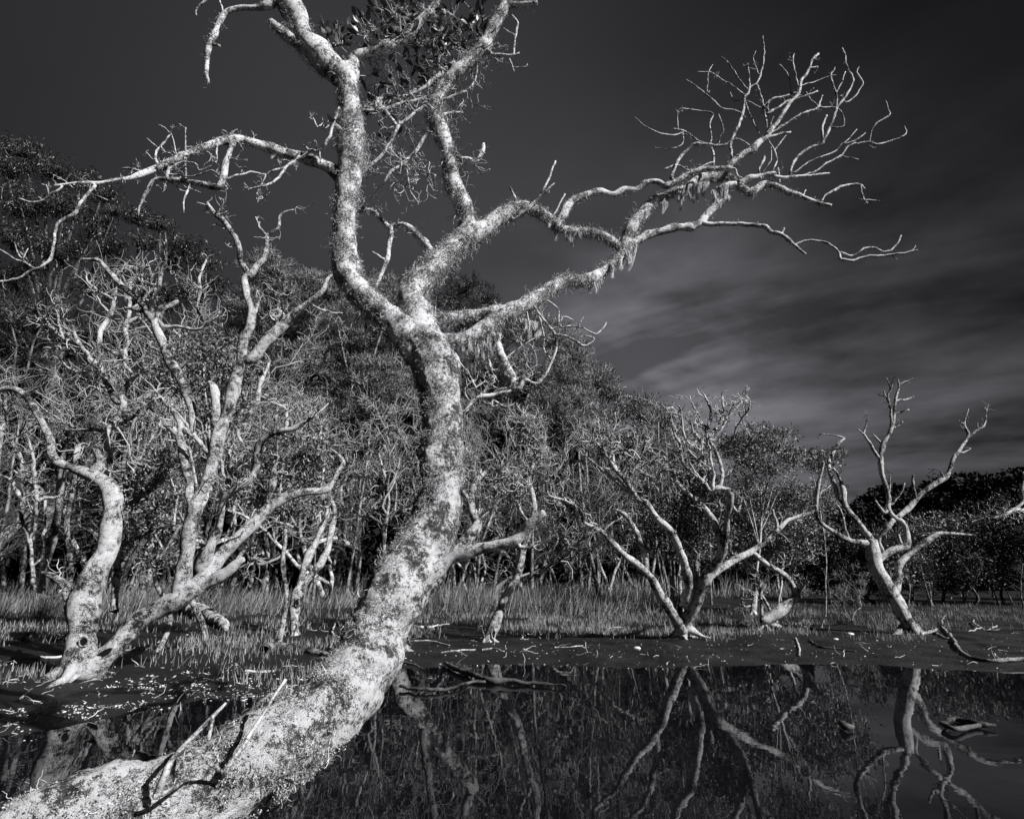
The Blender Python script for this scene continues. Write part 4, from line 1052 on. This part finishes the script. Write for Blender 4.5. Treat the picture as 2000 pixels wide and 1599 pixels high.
# ------------------------------------------------------------------ foliage trees shaped from crown outlines
def crown_tree(name, label, Y, bx, by, blobs, kind, cover=4.0, bark=None, group=None, seed=0, limbs=True, leafmat=None, size=1.0, rt=.16):
    rng = np.random.default_rng(seed + 1000)
    g = ground_hit(bx, by, .3); X0 = at(bx, HORIZON, Y)[0][0]; b0 = np.array([X0, Y, float(ht(X0, Y))])
    root = thing(name, label, 'tree', b0, group); cr = MB(); wd = MB(); tk = MB()
    cs = []
    for bl in blobs:
        x, y, rx, ry = bl[:4]; c, mpp = at(x, y, Y + rng.uniform(-.5, .5) * rx * Y / FPX * 1.2); cs.append((c, rx * mpp, ry * mpp, rx * ry * math.pi))
    top = np.mean([c[0] for c in cs], 0); lo = min(c[0][2] for c in cs)
    crown_foot = np.array([b0[0] * .5 + top[0] * .5, Y, b0[2] + (lo - b0[2]) * .75])
    tp = resample(np.array([[*b0, rt], [*((b0 * .6 + crown_foot * .4) + rng.normal(size=3) * [.2, .2, 0]), rt * .85], [*crown_foot, rt * .7], [*((crown_foot + top) / 2 + rng.normal(size=3) * .2), rt * .45]]), .25)
    tp[:, :3] += np.stack([fbm(tp[:, :3] * .8 + a, 2) for a in (3, 40, 80)], -1) * .25 * np.clip(np.arange(len(tp)) / 4, 0, 1)[:, None]
    tube(tk, tp[:, :3], tp[:, 3], 8, .2, 3); tk.build('trunk', bark, root, b0)
    for c, rx, ry, ar in cs:
        # clumps through the volume, thicker towards the outside
        nc = max(10, int((34 if kind != 'needle' else 60) * size ** -1)); u = nrm(rng.normal(size=(nc, 3))); rad = rng.uniform(.25, 1, (nc, 1)) ** .45
        cc = c + u * rad * [rx, rx * .8, ry] * (1 + .25 * fbm(u * 2 + seed, 2))[:, None]
        if limbs:
            a = tp[rng.integers(len(tp) // 2, len(tp)), :3]; hub = c - [0, 0, ry * .7]
            mid = (a + hub) / 2 + rng.normal(size=3) * rx * .15
            L1 = np.array([a, (a + mid) / 2 + rng.normal(size=3) * rx * .06, mid, (mid + hub) / 2 + rng.normal(size=3) * rx * .06, hub])
            tubes(wd, L1[None], np.linspace(rt * .45, rt * .22, 5)[None], 5)
            n = nc; f = np.linspace(0, 1, 5)[None, :, None]; Pm = hub * (1 - f) + cc[:, None, :] * f + rng.normal(size=(n, 5, 3)) * rx * .17 * (f * (1 - f) * 4) + np.array([0, 0, 1]) * ry * .12 * np.sin(f * math.pi)
            tubes(wd, Pm, np.linspace(rt * .18, rt * .05, 5)[None] * np.ones((n, 1)), 3)
        px_render = ar / 3.81                                   # area in render pixels
        pm = Y / (FPX / 1.953)                                  # metres per render pixel
        if kind in ('leaf', 'gum'):
            L0 = max(.10, 3.2 * pm) if kind == 'leaf' else max(.18, 4.2 * pm); W0 = L0 * (.48 if kind == 'leaf' else .26)
            n = int(px_render * pm * pm * cover / (L0 * W0 * .5)) + 10; k = rng.integers(0, nc, n)
            s = (rx * ry) ** .5 * (.24 if kind == 'leaf' else .19); off = rng.normal(size=(n, 3)) * s * [1, 1, .62 if kind == 'leaf' else .5]
            B = cc[k] + off; D = nrm(off) * .7 + rng.normal(size=(n, 3)) * .6 + [0, 0, .35 if kind == 'leaf' else -.9]
            leaves(cr, B, D, L0 * rng.uniform(.6, 1.3, n), W0 * rng.uniform(.7, 1.2, n), rng, .25)
        else:
            L0 = max(.28, 5.5 * pm); W0 = max(.010, .5 * pm); n = int(px_render * pm * pm * cover / (L0 * W0)) + 10; k = rng.integers(0, nc, n)
            s = (rx * ry) ** .5 * .15; off = rng.normal(size=(n, 3)) * s * [1, 1, .6]
            B = cc[k] + off * .6; D = nrm(cc[k] - c) * .35 + nrm(off) * .3 + [0, 0, .55] + rng.normal(size=(n, 3)) * .4
            ribbons(cr, grow(rng, B, D, L0 * rng.uniform(.5, 1.3, n), 4, .22, -.10), W0 * np.array([[1, .9, .7, .35]]) * np.ones((n, 1)), rng)
    lm = leafmat or {'leaf': M['leaf_mangrove'], 'gum': M['leaf_gum'], 'needle': M['needle']}[kind]
    cr.build('crown', lm, root, b0, smooth=False)
    if limbs: wd.build('limbs', bark, root, b0)
    return root

G = crown_tree
# tall gums at the left
G('gum_tree', 'tallest dark gum tree with layered round foliage at the far left', 36, 90, 1150, [(50,295,44,20),(20,330,40,21),(100,330,48,21),(160,350,44,20),(45,390,56,27),(130,400,56,25),(200,375,36,18),(30,460,48,28),(110,480,56,32),(190,440,36,27),(225,410,24,14),(40,540,48,32),(-60,400,64,57),(-90,520,72,64)], 'gum', 3.0, M['bark_dim'], seed=1, rt=.3)
G('gum_tree', 'dark gum tree with low flat-topped crown behind the thin end of the left branch', 34, 300, 1150, [(270,420,36,15),(315,435,30,14),(210,480,36,23),(240,520,33,21),(280,470,28,17),(185,560,40,28)], 'gum', 3.2, M['bark_dim'], seed=2, rt=.22)
G('gum_tree', 'rounded dark gum crown standing between the left branch and the twin trunk top', 32, 380, 1150, [(365,475,38,17),(405,505,28,24),(340,510,33,21),(385,560,36,28),(330,580,36,25),(430,560,17,25),(295,550,28,20)], 'gum', 3.4, M['bark_dim'], seed=3, rt=.2)
# feathery she-oaks of the wood
G('she_oak', 'grey feathery she-oak behind the upper arms of the twin-trunk mangrove', 27, 540, 1150, [(520,530,50,40),(560,560,50,45),(500,590,50,45),(610,560,40,40),(560,640,70,55),(490,680,60,60),(600,720,70,60),(450,640,40,50)], 'needle', 3.8, M['bark_pale'], seed=4)
G('she_oak', 'feathery she-oak directly behind the left upright limb of the leaning tree', 26, 700, 1150, [(650,560,40,36),(720,560,40,35),(760,580,45,45),(690,640,65,55),(780,660,50,55),(640,700,60,60),(730,750,70,65),(660,810,70,60),(790,760,50,60)], 'needle', 4.2, M['bark_pale'], seed=5)
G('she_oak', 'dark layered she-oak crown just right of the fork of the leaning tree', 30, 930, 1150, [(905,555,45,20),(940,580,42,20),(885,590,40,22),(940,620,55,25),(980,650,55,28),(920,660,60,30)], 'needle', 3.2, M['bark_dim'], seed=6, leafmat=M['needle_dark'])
G('she_oak', 'broad she-oak behind the curly hanging twigs right of the leaning trunk', 27, 1010, 1150, [(1040,640,50,35),(1085,660,45,40),(960,720,60,45),(1040,720,60,45),(1110,720,45,45),(930,790,50,45),(1010,800,65,50),(1090,800,60,50),(880,740,40,40)], 'needle', 3.6, M['bark_pale'], seed=7)
G('she_oak', 'rounded she-oak at the right shoulder of the wood where it slopes to the sky', 28, 1150, 1150, [(1130,690,30,28),(1165,740,40,35),(1130,790,50,45),(1190,760,28,26),(1200,800,45,40),(1140,840,50,35)], 'needle', 2.8, M['bark_pale'], seed=8)
G('broadleaf_tree', 'leafy dark tree filling the slope behind the many-stemmed mangrove', 26, 1260, 1150, [(1250,800,40,28),(1290,820,35,25),(1240,860,50,40),(1300,870,45,38),(1350,880,40,40),(1260,930,60,45),(1340,950,50,45),(1200,940,50,40)], 'leaf', 2.8, M['bark_dim'], seed=9)
G('she_oak', 'smoky dark she-oak at the far left edge below the gums', 25, 60, 1160, [(30,600,60,50),(100,590,60,45),(60,680,70,60),(-40,650,70,80),(150,640,60,50),(20,770,60,60),(120,740,60,55),(-60,780,60,70)], 'needle', 2.6, M['bark_dim'], seed=10, leafmat=M['needle_dark'])
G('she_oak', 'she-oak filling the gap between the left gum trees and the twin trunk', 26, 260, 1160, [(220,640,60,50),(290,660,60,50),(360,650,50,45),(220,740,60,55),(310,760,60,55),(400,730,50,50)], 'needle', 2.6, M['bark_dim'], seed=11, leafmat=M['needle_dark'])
# leafy mangroves
G('leafy_mangrove', 'small-leaved mangrove bush glinting between the two trunks of the twin mangrove', 10.8, 330, 1195, [(300,930,40,35),(340,960,45,40),(290,1000,45,40),(350,1040,40,35),(310,1080,40,32),(270,960,25,35),(330,890,30,25)], 'leaf', 2.3, M['bark_mid'], seed=12, rt=.05)
G('leafy_mangrove', 'leafy mangrove crown behind the upper stems of the twin mangrove', 12.5, 420, 1190, [(330,690,50,35),(400,680,45,32),(460,700,40,35),(360,740,50,35),(430,750,45,35),(490,730,35,35),(310,730,35,30),(460,800,40,35),(400,810,35,30)], 'leaf', 2.3, M['bark_mid'], seed=13, rt=.07)
G('leafy_mangrove', 'leafy mangrove bush right of the twin mangrove above its long low limb', 12, 560, 1190, [(560,880,50,38),(540,930,50,38),(600,920,45,40),(510,970,40,32),(580,980,45,35),(620,880,30,35),(500,900,30,30)], 'leaf', 2.3, M['bark_mid'], seed=14, rt=.06)
G('leafy_mangrove', 'largest round leafy mangrove crown against the sky between the two right-hand bare trees', 18, 1500, 1180, [(1480,850,42,24),(1525,860,42,26),(1450,880,35,28),(1555,890,26,18),(1500,900,50,30),(1455,930,40,30),(1420,870,20,22)], 'leaf', 2.4, M['bark_mid'], seed=15, rt=.045)
G('leafy_mangrove', 'little leafy crown against the sky behind the curled stem of the right dead mangrove', 19, 1600, 1180, [(1598,890,22,15),(1620,905,24,16),(1585,910,18,14),(1635,885,12,14)], 'leaf', 2.4, M['bark_mid'], seed=16, rt=.03)
G('leafy_mangrove', 'broad low leafy mangrove behind the bowed trunk', 20, 1520, 1185, [(1500,980,60,35),(1560,970,50,32),(1600,980,40,32),(1450,990,50,40),(1530,1030,60,35),(1590,1030,40,35),(1400,1000,50,45),(1460,1050,50,40),(1390,1070,50,40),(1550,1075,40,28)], 'leaf', 2.4, M['bark_mid'], seed=17, rt=.05)
G('leafy_mangrove', 'leafy mangrove thicket behind the left stems of the many-stemmed mangrove', 19, 1330, 1185, [(1340,1000,45,40),(1290,1010,45,40),(1320,1060,45,35),(1370,950,40,35),(1260,1050,40,35)], 'leaf', 1.7, M['bark_mid'], seed=18, rt=.05, leafmat=M['leaf_dark'])
# thicket at the right; its shade is put into the darker leaf colour
for i, (x, y, r, Y, w) in enumerate([(1640,1060,60,27,'dark mangrove bush left of the right dead mangrove'),(1700,1070,55,25,'dark mangrove bush right behind the right dead mangrove trunk'),(1770,1050,60,24,'mangrove bush with glinting leaves between the arms of the right dead mangrove'),(1830,1040,55,26,'mangrove bush with brighter leaves just right of the right dead mangrove'),(1890,1060,60,24,'dark mangrove bush second from the right edge'),(1950,1050,60,25,'dark mangrove bush nearest the right edge'),(2040,1040,80,24,'dark mangrove bush cut by the right edge'),(1930,1000,50,30,'dark taller bush below the hill at the right'),(2150,1030,90,26,'dark mangrove bush outside the right edge')]):
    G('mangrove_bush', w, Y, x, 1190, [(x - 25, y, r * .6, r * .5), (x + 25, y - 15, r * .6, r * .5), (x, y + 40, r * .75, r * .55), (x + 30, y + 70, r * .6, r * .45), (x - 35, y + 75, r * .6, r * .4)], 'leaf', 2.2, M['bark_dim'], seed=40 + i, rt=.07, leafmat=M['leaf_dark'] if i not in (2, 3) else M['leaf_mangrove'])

# ------------------------------------------------------------------ bare twiggy mangroves of the wood's edge
def bare_proto(seed, H, stems, r0, twigs, tmat, wig=.20, lean=.35):
    rng = np.random.default_rng(seed); root = thing('bare_mangrove', '', 'tree', (0, 0, -50)); m = MB(); t = MB()
    n = stems; B = rng.normal(size=(n, 3)) * .06 * [1, 1, 0]; D = rng.normal(size=(n, 3)) * lean * [1, 1, 0] + [0, 0, 1]
    P = grow(rng, B, D, H * rng.uniform(.6, .8, n), 12, wig, .06); R = r0 * rng.uniform(.7, 1, (n, 1)) * np.linspace(1, .45, 12); tubes(m, P, R, 7)
    a = n * 6; B, D, r = spawn(rng, P, R, a, .4, 1, (20, 50), .45); P1 = grow(rng, B, D, H * rng.uniform(.22, .5, a), 11, wig * 1.5, .06); R1 = (r * .75)[:, None] * np.linspace(1, .4, 11); tubes(t, P1, R1, 5)
    B, D, r = spawn(rng, P1, R1, a * 4, .3, 1, (20, 55), .3); P2 = grow(rng, B, D, H * rng.uniform(.09, .26, a * 4), 9, .42, .06); R2 = (r * .7)[:, None] * np.linspace(1, .4, 9) + .001; tubes(t, P2, R2, 4)
    B, D, r = spawn(rng, P2, R2, twigs // 2, .3, 1, (25, 65), .2); P3 = grow(rng, B, D, H * rng.uniform(.03, .10, twigs // 2), 5, .4, .04); tubes(t, P3, (r * .6)[:, None] * np.linspace(1, .5, 5) + .0022, 3)
    m.build('trunk', M['bark_mid'], root, None); t.build('twigs', tmat, root, None); return root
protos = [bare_proto(201, 4.6, 3, .06, 1500, M['twig_back'], .26), bare_proto(202, 5.2, 2, .07, 1500, M['twig_pale'], .24, .25), bare_proto(203, 3.6, 5, .04, 1800, M['twig_back'], .28), bare_proto(204, 6.5, 2, .07, 2200, M['twig_pale'], .22, .2)]
SPOT = [ # x, base y, top y, proto, label
 (165,1180,600,3,'fine-twigged bare tree behind the bend of the left trunk'),(230,1190,620,1,'tall fine-twigged bare tree right of the bent left trunk'),
(285,1180,560,3,'bare tree rising between the twin trunks to the gum crowns'),(420,1180,640,3,'bare tree with fine pale twigs behind the right stem of the twin mangrove'),(640,1185,740,0,'twiggy bare mangrove just left of the leaning pole'),
 (700,1175,700,1,'twiggy bare mangrove half hidden by the leaning tree'),(760,1180,760,1,'bushy bare mangrove touching the left side of the big leaning trunk'),(600,1175,680,3,'pale bare tree behind the slit-holed trunk'),(520,1175,700,1,'bare tree behind the long low limb of the twin mangrove'),
 (930,1185,800,2,'bushy bare mangrove close behind the right side of the leaning trunk'),(1040,1180,760,1,'bare mangrove behind the hollow-footed mangrove'),(1090,1175,960,0,'small bare mangrove above the broken limb tip'),
(1190,1180,800,3,'fine-twigged bare tree behind the left arm of the many-stemmed mangrove'),(1260,1175,790,1,'bare tree behind the crown of the many-stemmed mangrove'),(880,1175,720,3,'bare tree mostly hidden behind the leaning trunk'),
(1660,1205,1090,0,'small bare stem cluster left of the right dead mangrove'),(-60,1185,600,3,'bare tree cut by the left edge')]
Hs = [4.6, 5.2, 3.6, 6.5]
for i, (x, by, ty, k, lab) in enumerate(SPOT):
    g = gpt(x, by); Yd = g[1] * (1.0 if by < 1190 else .95); b, _ = at(x, by, Yd); b[2] = float(ht(b[0], b[1])); tp, _ = at(x, ty, Yd)
    sc = (tp[2] - b[2]) / (Hs[k] * .95); sc = min(max(sc, .3), 2.2)
    lay = copy_thing(protos[k], b, i * 2.1, (sc * .9, sc * .9, sc), lab)
for p in protos:
    for c in list(p.children): bpy.data.objects.remove(c)
    bpy.data.objects.remove(p)

# slender trunks of the shaded wood: one kind, copied
def slim_proto(seed):
    rng = np.random.default_rng(seed); root = thing('slender_tree', '', 'tree', (0, 0, -50)); m = MB(); t = MB()
    P = grow(rng, np.zeros((1, 3)), np.array([[rng.normal() * .10, rng.normal() * .1, 1.]]), np.array([7.0]), 14, .06, .03); R = .085 * np.linspace(1, .45, 14)[None]
    Cc = resample(np.column_stack([P[0], R[0]]), .2); tube(m, Cc[:, :3], Cc[:, 3], 8, .3, 4)
    B, D, r = spawn(rng, P, R, 40, .25, 1, (40, 80), .2); P1 = grow(rng, B, D, rng.uniform(.4, 1.6, 40), 7, .25, .04); R1 = (r * .3)[:, None] * np.linspace(1, .4, 7); tubes(t, P1, R1, 3)
    B, D, r = spawn(rng, P1, R1, 200, .2, 1, (30, 70), .1); tubes(t, grow(rng, B, D, rng.uniform(.2, .6, 200), 5, .25, .02), np.full((200, 5), .006), 3)
    m.build('trunk', M['bark_pale'], root, None); t.build('twigs', M['twig_dim'], root, None); return root  # dimmer bark and twigs carry the wood's shade in their colour
sp = [slim_proto(300 + i) for i in range(6)]; rng = np.random.default_rng(8)
def slim(x, Yd, s, lab, grp, hz=1):
    b, _ = at(x, HORIZON, Yd); b[2] = float(ht(b[0], b[1])) - .05
    copy_thing(sp[int(rng.integers(6))], b, rng.uniform(0, 6), (s * rng.uniform(.6, 1.3), s * rng.uniform(.6, 1.3), rng.uniform(.75, 1.15) * hz), lab, grp)
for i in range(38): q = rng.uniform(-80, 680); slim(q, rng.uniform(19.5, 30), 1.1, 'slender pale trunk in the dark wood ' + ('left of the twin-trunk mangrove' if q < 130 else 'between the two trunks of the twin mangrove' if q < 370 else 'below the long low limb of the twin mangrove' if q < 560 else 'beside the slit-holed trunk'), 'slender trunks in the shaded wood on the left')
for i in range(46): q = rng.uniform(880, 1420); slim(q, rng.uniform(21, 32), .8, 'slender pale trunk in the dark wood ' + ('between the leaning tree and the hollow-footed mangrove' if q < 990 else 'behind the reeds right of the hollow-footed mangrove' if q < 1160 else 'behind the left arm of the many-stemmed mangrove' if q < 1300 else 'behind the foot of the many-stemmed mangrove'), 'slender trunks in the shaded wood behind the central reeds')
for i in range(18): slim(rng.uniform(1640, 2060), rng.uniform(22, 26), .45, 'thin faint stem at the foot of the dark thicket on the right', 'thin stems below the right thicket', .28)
for p in sp:
    for c in list(p.children): bpy.data.objects.remove(c)
    bpy.data.objects.remove(p)

# ------------------------------------------------------------------ the deep wood behind, one dark mass, and the hill's trees
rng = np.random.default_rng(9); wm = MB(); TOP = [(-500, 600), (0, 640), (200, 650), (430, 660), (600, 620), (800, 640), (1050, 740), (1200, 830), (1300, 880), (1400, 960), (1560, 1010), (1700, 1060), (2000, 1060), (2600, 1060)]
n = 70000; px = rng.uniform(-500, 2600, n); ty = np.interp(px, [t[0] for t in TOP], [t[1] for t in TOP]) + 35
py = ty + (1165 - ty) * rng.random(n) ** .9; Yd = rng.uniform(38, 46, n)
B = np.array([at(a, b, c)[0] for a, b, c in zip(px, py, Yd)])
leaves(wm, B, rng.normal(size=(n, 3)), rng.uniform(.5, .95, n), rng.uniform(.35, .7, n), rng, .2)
tag(wm.build('deep_wood', M['wood_mass'], smooth=False), 'dark mass of the wood filling the gaps between the nearer trees', 'wood', kind='stuff')  # near-black leaves: the shade under the canopy is put into their colour
def hill_proto(seed):
    rng = np.random.default_rng(seed); root = thing('hill_tree', '', 'tree', (0, 0, -50)); c = MB(); t = MB()
    tubes(t, np.array([[[0, 0, -1], [.1, 0, 1.5], [.2, .1, 3], [.3, 0, 4.6]]], float), np.array([[.25, .2, .15, .08]]), 6)
    for k in range(9):
        o = rng.normal(size=3) * [1.5, 1.5, .5] + [0, 0, 4.6 - abs(rng.normal()) * .5]; n = 260; off = rng.normal(size=(n, 3)) * [.75, .75, .33]
        leaves(c, o + off, off + [0, 0, .2], np.full(n, .8), np.full(n, .5), rng, .2); tubes(t, np.array([[[.2, 0, 3], (o + [.2, 0, 3]) / 2 - [0, 0, .3], o]]), np.array([[.09, .06, .03]]), 4)
    t.build('trunk', M['bark_dim'], root, None); c.build('crown', M['hill_leaf'], root, None, smooth=False); return root
hp = [hill_proto(400 + i) for i in range(3)]
for i in range(190):
    px = rng.uniform(1560, 2120); Yd = rng.choice([rng.uniform(112, 122), rng.uniform(84, 122)]); X = at(px, HORIZON, Yd)[0][0]; s = rng.uniform(.7, 1.3) * Yd / 120
    copy_thing(hp[i % 3], (X, Yd, float(hillz(X, Yd)) - .4), rng.uniform(0, 6), (s * 1.2, s * 1.2, s * rng.uniform(.75, 1.1)), 'dark rounded tree on the far hill ' + ('left of the right dead mangrove' if px < 1700 else 'between the arms of the right dead mangrove' if px < 1880 else 'at the right edge of the picture'), 'trees on the far hill')
for p in hp:
    for c in list(p.children): bpy.data.objects.remove(c)
    bpy.data.objects.remove(p)
print('objects', len(bpy.data.objects), 'faces', sum(len(m.polygons) for m in bpy.data.meshes))
